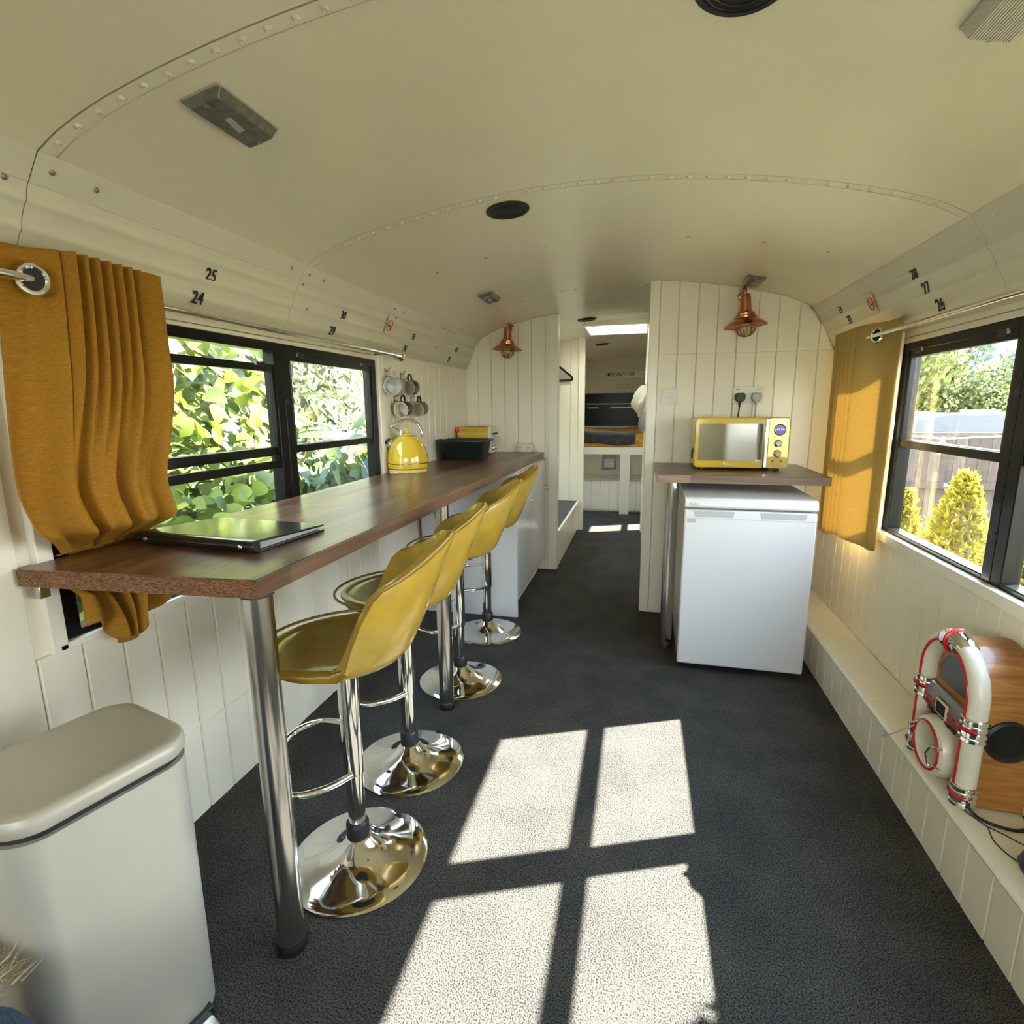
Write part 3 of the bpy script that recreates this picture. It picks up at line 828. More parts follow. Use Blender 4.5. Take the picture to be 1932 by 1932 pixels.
# ---- bar stools (local: front of the seat towards -X)
def make_stool():
    root = thing('bar_stool', '', 'bar stool', (0, 0, 0), 0, 'mustard bar stools along the breakfast bar')
    NP = 72; rows = []
    Z0 = .652
    def hfun(a): return -.010 + .185 * smooth(.53, .66, a) + .105 * smooth(.60, 1.0, a)
    edge = []
    ts = [0.02, .2, .4, .58, .72, .82]
    for t in ts:
        rows.append([])
    nw = 10
    for _ in range(nw): rows.append([])
    for k in range(NP):
        ph = -PI + 2 * PI * k / NP; a = abs(ph) / PI
        dx, dy = -math.cos(ph), math.sin(ph)
        h = hfun(a)
        rx = .200 if dx < 0 else .172; ry = .188
        for i, t in enumerate(ts):
            rows[i].append((dx * rx * t, dy * ry * t, Z0 + .012 * t**4 - .008 * max(0, -dx) * t**3))
        for j in range(nw):
            w = (j + 1) / nw
            rr = .82 + .18 * (1 - (1 - w)**1.9)
            lean = max(0, h) * (.08 * w + .26 * w * w) * (1.0 if dx > 0 else .25)
            zz = Z0 + .012 * .45 + h * w**1.55 + .010 * (1 - (1 - w)**2) - .008 * max(0, -dx)
            x = dx * rx * rr + (lean * (.25 + .75 * max(0, dx)) if dx > -.3 else 0)
            y_ = dy * (ry * rr + lean * .25)
            # taper the back a little towards its top
            y_ *= 1 - .34 * smooth(.13, .30, h * w)
            rows[len(ts) + j].append((x, y_, zz))
    mb = MB(); mb.grid(rows, True)
    c = len(mb.v); mb.v.append((0, 0, Z0)); 
    for k in range(NP): mb.f.append((c, (k + 1) % NP, k)); mb.sm.append(True)
    me_o = mb.build('seat_shell', 'vinyl', root)
    # make sure the normals look up/inwards, then thicken outwards
    bm = bmesh.new(); bm.from_mesh(me_o.data); bm.faces.ensure_lookup_table(); bm.normal_update()
    if sum(f.normal.z for f in bm.faces if f.calc_center_median().z < Z0 + .01) < 0: bmesh.ops.reverse_faces(bm, faces=bm.faces)
    bm.to_mesh(me_o.data); bm.free()
    sm = me_o.modifiers.new('solid', 'SOLIDIFY'); sm.thickness = .030; sm.offset = -1
    bv = me_o.modifiers.new('bevel', 'BEVEL'); bv.width = .009; bv.segments = 3; bv.limit_method = 'ANGLE'; bv.angle_limit = R(50)
    e = rows[-1]; e2 = rows[-2]; pp = []
    for k in range(NP):
        tg = (Vector(e[k]) - Vector(e2[k])).normalized(); cc = (Vector(e[(k + 1) % NP]) - Vector(e[k - 1])).normalized()
        nn = tg.cross(cc).normalized()
        if nn.dot(Vector((e[k][0], e[k][1], 0)).normalized() - Vector((0, 0, .6))) < 0: nn = -nn
        pp.append(Vector(e[k]) + nn * .020 + tg * .0015)
    MB().tube(pp, .0042, 8, True).build('piping', 'vinyl2', root)
    MB().lathe([(.085, .600), (.085, .622), (.03, .628)], 24).build('seat_plate', 'blackpl', root)
    sl = MB().lathe([(.027, .275), (.0275, .28), (.0275, .600), (.034, .606), (.034, .615)], 28).build('pole_sleeve', 'chrome', root)
    MB().lathe([(.0235, .05), (.0235, .30)], 24).build('gas_lift', 'chrome', root)
    MB().lathe([(.031, .072), (.031, .118), (.026, .124)], 24).build('collar', 'blackpl', root)
    MB().lathe([(.186, 0), (.190, .003), (.190, .007), (.182, .0115), (.150, .0165), (.115, .023), (.085, .033), (.062, .046), (.046, .060), (.036, .072), (.030, .078), (.024, .079)], 64).build('base', 'chrome', root)
    up = spline([(.0, .026, .385), (-.05, .075, .378), (-.12, .108, .362), (-.185, .085, .345), (-.212, .0, .325), (-.185, -.085, .306), (-.12, -.108, .292), (-.05, -.075, .285), (0, -.026, .282)], 8)
    MB().tube(up, .0088, 10).build('footrest', 'chrome', root)
    lv = MB().tube([(.02, .05, .605), (.05, .12, .598), (.06, .17, .588)], .005, 8).build('height_lever', 'chrome', root)
    MB().tube([(.058, .155, .590), (.066, .215, .578)], .011, 10).build('lever_grip', 'blackpl', lv)
    return root
stool0 = make_stool()
SPOT = [(-.732, 1.185, 17, 0), (-.765, 1.612, 14, -.005), (-.777, 2.217, 18, -.01), (-.803, 2.771, 17, -.005)]
SLAB = ['mustard yellow bucket bar stool nearest the camera, by the front steel leg', 'second mustard bucket bar stool from the camera, base fully in view', 'third mustard bucket bar stool, just behind the second steel leg', 'farthest mustard bucket bar stool, in front of the white cabinet']
for i, (x, y, rz, dz) in enumerate(SPOT):
    s_ = stool0 if i == 0 else copy_tree(stool0)
    s_.location = (x, y, 0); s_.rotation_euler = (0, 0, R(rz)); s_['label'] = SLAB[i]

# ---- pedal bin
bn = thing('pedal_bin', 'champagne metal pedal bin with rounded lid left of the bar leg', 'bin', (-.985, .672, 0), R(-15.5))
W_, D_ = .245, .29    # local x = depth (front +x), y = width
def bin_ring(w, d, r, z, bow=0.0):
    return [(x + (bow * (1 - (2 * y / d)**2) if x > 0 else 0), y, z) for x, y in rrect(w, d, r, 8)]
mb = MB(); rows = [bin_ring(W_ * .985, D_ * .985, .05, .016, .012), bin_ring(W_, D_, .052, .022, .014), bin_ring(W_ + .004, D_ + .004, .054, .3, .016), bin_ring(W_ + .008, D_ + .008, .056, .598, .018)]
mb.grid(rows, True); n = len(rows[0]); mb.f.append(tuple(range(n))); mb.sm.append(False); mb.f.append(tuple(range(3 * n, 4 * n))); mb.sm.append(False)
mb.build('body', 'bin', bn)
mb = MB(); rows = [bin_ring(W_ - .01, D_ - .01, .05, 0, .01), bin_ring(W_ - .006, D_ - .006, .05, .017, .012)]; mb.grid(rows, True); mb.f += [tuple(range(n)), tuple(range(n, 2 * n))]; mb.sm += [False, False]; mb.build('base_ring', 'blackpl', bn)
mb = MB(); rows = [bin_ring(W_ - .006, D_ - .006, .053, .597, .015), bin_ring(W_ - .006, D_ - .006, .053, .612, .015)]; mb.grid(rows, True); mb.f += [tuple(range(n)), tuple(range(n, 2 * n))]; mb.sm += [False, False]; mb.build('rim_gap', 'blackpl', bn)
mb = MB(); rows = [bin_ring(W_ + .010, D_ + .010, .057, .6125, .018), bin_ring(W_ + .014, D_ + .014, .058, .616, .019), bin_ring(W_ + .014, D_ + .014, .058, .632, .019), bin_ring(W_ + .006, D_ + .006, .055, .641, .018), bin_ring(W_ - .010, D_ - .010, .05, .6445, .016), bin_ring(W_ - .03, D_ - .03, .045, .6425, .013), bin_ring(W_ - .14, D_ - .16, .02, .6425, .005)]
mb.grid(rows, True); mb.f += [tuple(range(n)), tuple(range(6 * n, 7 * n))]; mb.sm += [False, True]; mb.build('lid', 'binlid', bn)
MB().box((-W_ / 2 - .03, -.09, .56), (-W_ / 2 + .01, .09, .628)).build('hinge_housing', 'blackpl', bn, bevel=.01)
pd = MB().prism([(W_ / 2 + .0, .005), (W_ / 2 + .055, .010), (W_ / 2 + .062, .055), (W_ / 2 + .055, .100), (W_ / 2 + .0, .105)], 2, .012, .03); pd.build('pedal', 'chrome', bn, bevel=.004)
MB().box((W_ / 2 - .01, .0, .006), (W_ / 2 + .02, .11, .04)).build('pedal_slot', 'blackpl', bn, bevel=.003)

# ---- blue fabric and fur in the corner by the bin
bl = thing('throw_cushion', 'dark blue fabric cushion with cream fur at the bottom left corner', 'cushion', (-.850, .378, .0), R(-12))
mb = MB(); rows = []
for i in range(17):
    u = -1 + 2 * i / 16; row = []
    for j in range(28):
        a = 2 * PI * j / 28
        r_ = max(0, 1 - abs(u)**3.2)**.5 + .001
        row.append((u * .15, .10 * r_ * math.copysign(abs(math.cos(a))**.7, math.cos(a)), .212 + .212 * r_ * math.copysign(abs(math.sin(a))**.75, math.sin(a)) + .006 * math.sin(9 * u + 3 * a)))
    rows.append(row)
mb.grid(rows, True); mb.build('cover', 'denim', bl)
MB().tube([(-.148 + .298 * k / 20, .0, .212 + .212 * max(0, 1 - abs(-1 + 2 * k / 20)**3.2)**.5 + .003) for k in range(21)], .004, 6).build('piping', 'throw', bl)
fu = MB(); rnd = random.Random(3)
for k in range(420):
    b0 = Vector((rnd.uniform(-.19, -.075), rnd.uniform(.05, .10), rnd.uniform(.375, .415)))
    d = Vector((rnd.uniform(-.2, 1.0), rnd.uniform(-.3, .6), rnd.uniform(-.1, .9))).normalized() * rnd.uniform(.02, .045)
    s1 = d.cross(Vector((0, 1, .3))).normalized() * .0016
    fu.add([b0 - s1, b0 + s1, b0 + d], [(0, 1, 2)])
tag(fu.build('fur_trim', 'fur', bl), kind='stuff')

# ---- curtain rods
def rod(name, x, y0, y1, z, lab, ends, side):
    t = thing(name, lab, 'curtain rod', (x, (y0 + y1) / 2, z)); h = (y1 - y0) / 2
    MB().cyl((0, -h, 0), (0, h, 0), .0095, n=20).build('tube', 'chrome', t)
    for e in ends:
        yy = e * h
        MB().lathe([(.0, 0), (.011, .001), (.0125, .012), (.011, .02), (.0165, .022), (.0165, .026), (.013, .030), (.022, .036), (.0285, .050), (.030, .062), (.0285, .074), (.020, .088), (.0, .092)], 24, (0, yy, 0), Matrix.Rotation(R(-90 * e), 3, 'X')).build('finial', 'chrome', t)
    for yy in (-h * .93, h * .93):
        d = -(1) if side < 0 else 1
        MB().box((min(0, d * .075), yy - .006, -.006), (max(0, d * .075), yy + .006, .006)).build('bracket', 'steel_dark', t, bevel=.002)
    return t
rod('curtain_rod', -1.215, .80, 2.60, 1.515, 'chrome curtain rod with ball finials above the left windows', (-1, 1), -1)
rod('curtain_rod', .905, .1, 2.84, 1.522, 'chrome curtain rod above the right windows', (), 1)

# ---- left curtain: pinned behind the bar, bunching on it
def curtain_left():
    t = thing('curtain', 'ochre linen curtain bunched on the left end of the bar', 'curtain', (-1.22, 1.0, .65))
    NU, NV = 150, 120
    rows = []
    rnd = random.Random(5)
    for j in range(NV + 1):
        v = j / NV
        z = 1.580 - v * (1.580 - .672)
        # horizontal span
        up = smooth(.0, .75, v)
        ya = .868 - .045 * smooth(0, .55, v) * (1 - smooth(.62, .72, v)) + .005
        yb = 1.205 - .055 * smooth(.25, .70, v) + .06 * smooth(.76, .95, v)
        low = smooth(.735, .80, v)           # below the bar
        if z > ZT:
            pinch = smooth(ZT + .10, ZT - .0, z)
        else: pinch = 1.0
        ya = ya + .055 * smooth(ZT + .09, ZT, z); 
        row = []
        for i in range(NU + 1):
            u = i / NU
            y = ya + (yb - ya) * u
            # fold pattern: flat panel, six narrow pleats, flat tail
            f = 0.0; amp = .016
            if u < .27: f = .35 * math.sin(u / .27 * PI) - .25
            elif u < .80:
                q = (u - .27) / .53; f = math.cos(q * 2 * PI * 6.5) * (1 - .25 * q) * (-1)
            else: f = -.2 + .3 * math.sin((u - .8) / .2 * PI)
            wander = .10 * v * math.sin(5 * u + 3 * v) 
            uu = u + wander * .25
            fold2 = math.sin(uu * 2 * PI * 4.2 + 1.2) * .6 + math.sin(uu * 2 * PI * 7.3 + 4 * v) * .35
            mix = smooth(.15, .65, v)
            d = amp * ((1 - mix) * f + mix * fold2 * 1.3)
            # the deep valleys of the lower half
            d -= .03 * mix * math.exp(-((u - .36 - .03 * v) / .022)**2) * smooth(.35, .6, v)
            d -= .022 * mix * math.exp(-((u - .62) / .03)**2) * smooth(.3, .55, v)
            bulge = .034 * math.exp(-((z - (ZT + .075)) / .055)**2)
            x = -1.240 + .055 * smooth(.13, .30, u) * (1 - .45 * smooth(.25, .6, v)) + d + bulge
            if z > ZT + .002:
                k = smooth(ZT + .075, ZT + .002, z)
                x = x * (1 - k) + (-1.282 + d * .35) * k
            elif z > ZB - .005:
                x = -1.3125 + d * .28
            else:
                k = smooth(ZB - .005, .80, z); k2 = smooth(ZB, .672, z)
                x = (-1.308 + d * .3) * (1 - k) + (-1.262 + .030 * math.sin(u * 2 * PI * 5 + .7) + .022 * math.sin(u * 2 * PI * 2.3)) * k
            zz = z
            if z < ZB:      # uneven hem: deepest near the left third
                k2 = smooth(ZB, .672, z)
                zz = z + k2 * (.075 * smooth(.35, 1.0, u) + .085 * smooth(.28, .0, u) + .012 * math.sin(u * 31))
                y = y + k2 * .035 * math.sin(u * 2 * PI * 1.2)
            row.append((x + 1.22, y - 1.0, zz - .65))
        rows.append(row)
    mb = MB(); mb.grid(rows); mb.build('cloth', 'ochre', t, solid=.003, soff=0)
    return t
cl_ = curtain_left()
def grommet(par, loc, ax):
    pts = [Vector(loc) + Matrix.Rotation(ax, 3, 'Z') @ Vector((0, .0235 * math.cos(a), .0265 * math.sin(a))) for a in [2 * PI * k / 32 for k in range(32)]]
    MB().tube(pts, .0058, 8, True).build('grommet', 'chrome', par)
    n = Matrix.Rotation(ax, 3, 'Z') @ Vector((1, 0, 0))
    MB().cyl(Vector(loc) - n * .001, Vector(loc) + n * .001, .022, n=24).build('grommet_hole', 'blackpl', par)
grommet(cl_, (.012, -.088, .862), R(-35))

def curtain_right():
    t = thing('curtain', 'ochre linen curtain hanging straight beside the right window', 'curtain', (.915, 2.6, .6))
    NU, NV = 130, 30; rows = []
    for j in range(NV + 1):
        v = j / NV; z = 1.575 - v * (1.575 - .665)
        row = []
        for i in range(NU + 1):
            u = i / NU
            ya = 2.385 + .02 * v; yb = 2.955 - .02 * v
            y = ya + (yb - ya) * u
            if u < .52: d = .012 * math.sin(u / .52 * PI * 1.15 + .3) + .004 * math.sin(u * 22 + v)
            else:
                q = (u - .52) / .48; d = -.004 + .016 * math.sin(q * 2 * PI * 4.5 + 2.0 + .5 * v)
            row.append((d + .020 - .050 * smooth(.20, .42, u) + .02 * u, y - 2.6, z - .6 - .012 * math.sin(u * 9) * v - .02 * u * v))
        rows.append(row)
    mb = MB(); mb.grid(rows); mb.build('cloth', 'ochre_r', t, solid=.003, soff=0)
    return t
cr_ = curtain_right()
grommet(cr_, (-.006, -.064, .922), R(28))

# ---- folder on the bar
fd = thing('folder', 'black leatherette folder lying on the near end of the bar', 'folder', (-1.035, 1.195, ZT), R(-4.5))
fw, fdp = .37, .255
def wedge(mb, z0a, z1a, z0b, z1b, inset=0, r=.012):
    pl = rrect(fw - 2 * inset, fdp - 2 * inset, r, 4); n = len(pl); vs_ = []
    for lo in (0, 1):
        for x, y in pl:
            t = (y + fdp / 2) / fdp
            vs_.append((x, y, (z0a + (z0b - z0a) * t) if lo == 0 else (z1a + (z1b - z1a) * t)))
    mb.add(vs_, [tuple(range(n)), tuple(range(2 * n - 1, n - 1, -1))] + [(i, n + i, n + (i + 1) % n, (i + 1) % n) for i in range(n)])
    return mb
wedge(MB(), 0, .005, 0, .005).build('bottom_cover', 'binder', fd, bevel=.0015)
wedge(MB(), .006, .024, .006, .012, .012, .004).build('pages', 'paper', fd)
wedge(MB(), .025, .031, .013, .018).build('top_cover', 'binder', fd, bevel=.002)
MB().prism([(-fdp / 2 - .013, .010), (-fdp / 2 - .017, .017), (-fdp / 2 - .013, .026), (-fdp / 2 - .004, .0315), (-fdp / 2 + .012, .031), (-fdp / 2 + .012, .0), (-fdp / 2 - .004, .001)], 0, -fw / 2, fw / 2).build('spine', 'binder', fd, bevel=.003)
for x in (-.145, .15):
    MB().lathe([(.006, 0), (.005, .002), (0, .003)], 14, (x, -fdp / 2 - .016, .017), Matrix.Rotation(R(90), 3, 'X')).build('rivet', 'chrome', fd)

# ---- kettle
kt = thing('kettle', 'yellow dome kettle with chrome handle on the bar below the mugs', 'kettle', (-1.195, 2.665, ZT), R(12))
MB().lathe([(.098, 0), (.102, .004), (.102, .016), (.096, .020)], 48).build('power_base', pmat('kettle_base_cream', (.60, .46, .12), .25), kt)
bd = MB().lathe([(.094, .0205), (.104, .024), (.1055, .035), (.1065, .060), (.1045, .085), (.098, .115), (.085, .147), (.066, .173), (.046, .189), (.030, .196)], 56).build('body', 'yellow', kt)
MB().lathe([(.1058, .046), (.1072, .0475), (.1072, .0505), (.1058, .052)], 56).build('trim_line', 'copper', bd)
MB().lathe([(.034, .193), (.036, .197), (.033, .201), (.012, .206), (.010, .214), (.013, .220), (.010, .228), (0, .230)], 32).build('lid', 'yellow', kt)
MB().lathe([(.050, .186), (.052, .190), (.047, .194)], 40).build('lid_ring', 'chrome', kt)
sp_ = MB().cyl((-.062, -.02, .128), (-.092, -.03, .160), .022, .019, n=20).build('spout', 'chrome', kt)
MB().cyl((-.088, -.029, .156), (-.098, -.032, .168), .0185, .016, n=20).build('spout_mouth', 'blackpl', sp_)
hp = spline([(-.030, -.01, .192), (-.034, -.011, .222), (-.060, -.018, .236), (-.072, -.022, .243), (-.045, -.012, .258), (-.005, 0, .272), (.042, .012, .262), (.072, .02, .225), (.080, .023, .180)], 8)
hm = MB(); o_ = 0
rws = []
for i, p in enumerate(hp):
    d = (hp[min(i + 1, len(hp) - 1)] - hp[max(0, i - 1)]).normalized(); s1 = Vector((-.25, .97, 0)); n1 = d.cross(s1).normalized()
    wd = .0145 if i > 20 else .010
    rws.append([p + s1 * (wd * math.cos(a)) + n1 * (.0078 * math.sin(a)) for a in [2 * PI * k / 12 for k in range(12)]])
hm.grid(rws, True).build('handle', 'chrome', kt)
MB().obox((.055, -.0895, .075), (.012, .003, .014), Matrix.Rotation(R(30), 3, 'Z')).build('badge', 'copper', bd)
MB().tube(spline([(-.02, -.085, .008), (-.05, -.10, .004), (-.075, -.085, .004), (-.085, -.06, .004)], 6), .0035, 8).build('cord', 'cablew', kt)

# ---- mugs on hooks
def mug(loc, axis, mat, inner, lab, rad=.043, ln=.088):
    t = thing('mug', lab, 'mug', loc, 0, 'mugs hanging on the wall')
    ax = Vector(axis).normalized(); q = Vector((0, 0, 1)).rotation_difference(ax).to_matrix()
    MB().lathe([(0, -ln + .004), (rad * .55, -ln + .004), (rad * .94, -ln), (rad, -ln + .012), (rad, -.004), (rad, 0)], 32, (0, 0, 0), q, cap=False).build('body', mat, t)
    MB().lathe([(rad, 0), (rad - .0015, .002), (rad - .004, 0), (rad - .0045, -.02), (rad - .0045, -ln + .012), (.0, -ln + .008)], 32, (0, 0, 0), q, cap=False).build('inside', inner, t)
    up = Vector((0, 0, 1)); up = (up - ax * up.dot(ax)).normalized()
    pts = [up * (rad - .002) - ax * .018, up * (rad + .022) - ax * .020, up * (rad + .030) - ax * .042, up * (rad + .022) - ax * .064, up * (rad - .002) - ax * .068]
    MB().tube(spline(pts, 6), .0055, 10).build('handle', mat, t)
    return t
MUG = [((-1.238, 2.61, 1.362), 'mugwhite', 'mugwhite', 'plain white mug hanging upper left above the kettle'), ((-1.238, 2.80, 1.358), 'mugdark', 'mugcream', 'dark navy mug with cream inside hanging upper right'),
       ((-1.238, 2.70, 1.243), 'mugdark', 'mugcream', 'dark navy mug with cream inside hanging lower left above the kettle'), ((-1.238, 2.92, 1.243), 'mugdark', 'mugcream', 'dark navy mug with cream inside hanging lower right')]
for (lo, ma, inn, lab) in MUG:
    mug(lo, (.06, -.99, -.10) if ma == 'mugdark' else (.24, -.96, -.05), ma, inn, lab, .046 if ma == 'mugwhite' else .041)
for i, (y, z) in enumerate(((2.665, 1.432), (2.85, 1.425), (2.755, 1.305), (2.975, 1.305))):
    hk = thing('mug_hook', ['bronze double hook holding the plain white mug', 'bronze double hook holding the upper right navy mug', 'bronze double hook holding the lower left navy mug', 'bronze double hook holding the lower right navy mug'][i], 'hook', (XL, y, z), 0, 'mug hooks on the boarded wall')
    MB().box((0, -.006, -.02), (.003, .006, .025)).build('backplate', 'screw', hk, bevel=.001)
    MB().tube(spline([(.002, 0, -.012), (.025, 0, -.020), (.040, 0, -.008), (.042, 0, .012)], 5), .0028, 8).build('lower_prong', 'screw', hk)
    MB().tube(spline([(.002, 0, .010), (.020, -.003, .012), (.030, -.005, .028)], 5), .0028, 8).build('upper_prong', 'screw', hk)

# ---- washing-up bowl with a bottle, toaster
bw = thing('washing_up_bowl', 'dark green plastic washing-up bowl on the bar between kettle and toaster', 'bowl', (-1.120, 3.42, ZT), R(4))
def rr3(w, d, r, z): return [(x, y, z) for x, y in rrect(w, d, r, 6)]
rows = [rr3(.25, .24, .04, .0), rr3(.26, .25, .045, .005), rr3(.30, .29, .05, .115), rr3(.305, .295, .05, .118), rr3(.325, .315, .055, .120), rr3(.325, .315, .055, .126), rr3(.298, .288, .05, .126), rr3(.255, .245, .045, .010)]
mb = MB().grid(rows, True); n = len(rows[0]); mb.f += [tuple(range(n)), tuple(range(7 * n, 8 * n))]; mb.sm += [False, False]; mb.build('tub', 'basin', bw)
for s_ in (-1, 1):
    MB().tube([(s_ * .160, -.05, .120), (s_ * .178, -.045, .124), (s_ * .184, 0, .125), (s_ * .178, .045, .124), (s_ * .160, .05, .120)], .006, 8).build('grip', 'basin', bw)
bt = thing('sauce_bottle', 'clear bottle with red cap standing in the washing-up bowl', 'bottle', (-1.185, 3.44, ZT + .012))
MB().lathe([(.024, 0), (.026, .004), (.026, .11), (.018, .14), (.012, .155), (.012, .165)], 24).build('body', 'clear', bt)
MB().lathe([(.014, .160), (.015, .163), (.014, .192), (.010, .195), (0, .195)], 20).build('cap', 'red', bt)
to = thing('toaster', 'yellow four slice toaster with silver end panel behind the washing-up bowl', 'toaster', (-1.165, 3.83, ZT), R(6))
mb = MB(); rows = [[(x, y, z) for y, z in rrect(.22, .185, .04, 6, 0, .103)] for x in (-.12, -.115, .10)]
mb.grid(rows, True); n = len(rows[0]); mb.f += [tuple(range(n)), tuple(range(2 * n, 3 * n))]; mb.sm += [False, False]; mb.build('body', 'yellow', to)
mb = MB(); rows = [[(x, y, z) for y, z in rrect(.224, .19, .042, 6, 0, .103)] for x in (.10, .122)]
mb.grid(rows, True); mb.f += [tuple(range(n)), tuple(range(n, 2 * n))]; mb.sm += [False, False]; ep = mb.build('end_panel', 'whitepl', to, bevel=.003)
for y in (-.05, .05):
    MB().box((.122, y - .004, .07), (.1235, y + .004, .155)).build('lever_slot', 'blackpl', ep)
    MB().box((.122, y - .022, .142), (.145, y + .022, .150)).build('lever', 'blackpl', to, bevel=.002)
    MB().lathe([(.016, 0), (.016, .012), (.012, .018), (0, .018)], 18, (.122, y, .045), Matrix.Rotation(R(90), 3, 'Y')).build('browning_knob', 'chrome', to)
    MB().box((-.10, y - .012, .1935), (.08, y + .012, .1965)).build('slot', 'blackpl', to)
for (x, y) in ((-.09, -.08), (.09, -.08), (-.09, .08), (.09, .08)):
    MB().lathe([(.01, 0), (.01, .012)], 12, (x, y, 0)).build('foot', 'blackpl', to)
sk = thing('socket_block', 'cream rounded double socket lying at the far corner of the bar', 'socket', (-.835, 3.985, ZT))
MB().prism(rrect(.125, .068, .026, 6, 0, .035), 1, -.028, .028).build('case', 'cream', sk, bevel=.006)
for x in (-.03, .03):
    MB().lathe([(.020, 0), (.020, .003), (.017, .004), (.016, .001), (0, .001)], 24, (x, -.028, .036), Matrix.Rotation(R(90), 3, 'X')).build('socket_ring', 'whitepl', sk)
    for dx in (-.006, .006): MB().box((x + dx - .0018, -.0305, .034), (x + dx + .0018, -.0285, .042)).build('pin_hole', 'blackpl', sk)

# ---- right worktop, fridge, microwave
ZR = .928
wt = thing('side_worktop', 'short walnut block worktop on one steel leg over the fridge', 'worktop', (.54, 3.0, 0))
def W3(x, y, z): return (x - .54, y - 3.0, z)
YF = 2.69
box('worktop', W3(.09, YF, ZR - .04), W3(.850, YPR - .002, ZR), 'woodx', wt, .002)
box('edge_band', W3(.0905, YF - .0025, ZR - .039), W3(.849, YF, ZR - .0015), 'woodedgex', wt)
box('edge_band', W3(.0875, YF, ZR - .039), W3(.090, YPR - .004, ZR - .0015), 'woodedgex', wt)
lgo = MB().cyl(W3(.166, 2.80, .03), W3(.166, 2.80, ZR - .04), .0305, n=32).build('leg', 'steel', wt)
MB().lathe([(.034, 0), (.038, .004), (.038, .028), (.033, .034)], 32, W3(.166, 2.80, 0)).build('foot', 'blackpl', lgo)
MB().lathe([(.045, ZR - .048), (.045, ZR - .0405)], 24, W3(.166, 2.80, 0)).build('top_plate', 'blackpl', lgo)
fr = thing('fridge', 'white undercounter fridge beneath the side worktop', 'fridge', (.490, 2.865, 0), R(-1.0))
fx = .274
box('body', (-fx, -.275, .03), (fx, .25, .835), 'fridge', fr, .006)
dr = box('door', (-fx - .002, -.330, .035), (fx + .002, -.282, .788), 'fridge', fr, .008, 3)
MB().box((-fx, -.285, .04), (fx, -.276, .79)).build('door_seal', 'greypl', fr)
tp = MB().prism([(-.333, .798), (-.337, .806), (-.334, .826), (-.322, .842), (-.30, .8455), (.255, .8455), (.255, .815), (-.28, .798)], 0, -fx - .002, fx + .002).build('top_lid', 'fridge', fr, bevel=.004)
# flat patches for the pocket grips along the door top, recess shade in their colour
for (a, b) in ((-.235, -.06), (.045, .235)):
    MB().prism([(a, .783), (b, .783), (b - .008 if b < 0 else b - .008, .756), (a + .008, .756)], 1, -.332, -.329).build('grip_pocket', 'fridgeshade', dr)
box('door_line', (-fx - .001, -.3312, .748), (fx + .001, -.3302, .750), 'fridgeshade', dr)
text('lettering', 'beko', .022, 'greypl', fr, frame_mtx((-.232, -.3362, .815), (1, 0, 0), (0, 0, 1)), .9)
MB().box((-.262, -.3312, .728), (-.225, -.3302, .745)).build('energy_sticker', 'greypl', dr)
for (x, y) in ((-.24, -.25), (.24, -.25), (-.24, .2), (.24, .2)):
    MB().lathe([(.018, 0), (.018, .012), (.010, .014), (.010, .032)], 14, (x, y, 0)).build('foot', 'blackpl', fr)

mw = thing('microwave', 'retro yellow microwave with mirrored door on the side worktop', 'microwave', (.496, 3.085, ZR), R(-1.0))
mx_ = .222; mh = .252
mb = MB(); rows = [[(x, y, z) for x, z in rrect(2 * mx_ - .01, mh, .022, 6, 0, mh / 2 + .012)] for y in (-.135, .15)]
mb.grid(rows, True); n = len(rows[0]); mb.f += [tuple(range(n)), tuple(range(n, 2 * n))]; mb.sm += [False, False]; mb.build('body', 'yellow', mw)
dx1 = .118
dr = MB().prism(rrect(mx_ + dx1, mh, .018, 6, (dx1 - mx_) / 2, mh / 2 + .012), 1, -.165, -.136).build('door', 'yellow', mw, bevel=.005)
MB().prism(rrect(.300, .186, .006, 4, -.052, mh / 2 + .015), 1, -.1662, -.1645).build('mirror_window', 'mirror', dr)
text('lettering', 'Swan', .017, 'chrome', dr, frame_mtx((-.045, -.1658, .028), (1, 0, 0), (0, 0, 1)), 1.0)
em = MB(); em.tube(spline([(-.083, -.1662, .024), (-.073, -.1662, .023), (-.071, -.1662, .029), (-.076, -.1662, .033), (-.073, -.1662, .037)], 5), .0016, 6); em.build('emblem', 'chrome', dr)
cp = MB().prism(rrect(mx_ - dx1 - .002, mh, .018, 6, (dx1 + mx_) / 2 + .001, mh / 2 + .012), 1, -.163, -.136).build('control_panel', 'gold', mw, bevel=.004)
MB().prism(rrect(mx_ - dx1 - .002, .056, .016, 6, (dx1 + mx_) / 2 + .001, .042), 1, -.1634, -.16).build('panel_base', 'yellow', cp)
MB().box((dx1 - .014, -.180, .014), (dx1 + .008, -.164, .260)).build('handle', 'chrome', dr, bevel=.005)
cx_ = .172
RX90 = Matrix.Rotation(R(90), 3, 'X')
rg = MB().lathe([(.028, 0), (.0285, .004), (.026, .007), (.0235, .005), (.0235, .002)], 32, (cx_ + .004, -.163, .203), RX90, cap=False).build('display_ring', 'chrome', cp)
MB().lathe([(.0238, .0), (.0238, .0025), (0, .003)], 28, (cx_ + .004, -.163, .203), RX90).build('display', 'display', rg)
for i, (dx, dz) in enumerate(((-.013, .002), (-.005, .002), (.006, .002), (.013, .002))):
    MB().box((cx_ + .004 + dx - .0022, -.1672, .199 + dz), (cx_ + .004 + dx + .0022, -.1662, .207 + dz)).build('display_segment', 'digits', rg)
for z in (.137, .087):
    MB().lathe([(.020, 0), (.019, .004), (.0155, .006), (.015, .020), (.012, .024), (0, .024)], 28, (cx_, -.163, z), RX90).build('knob', 'chrome', cp)
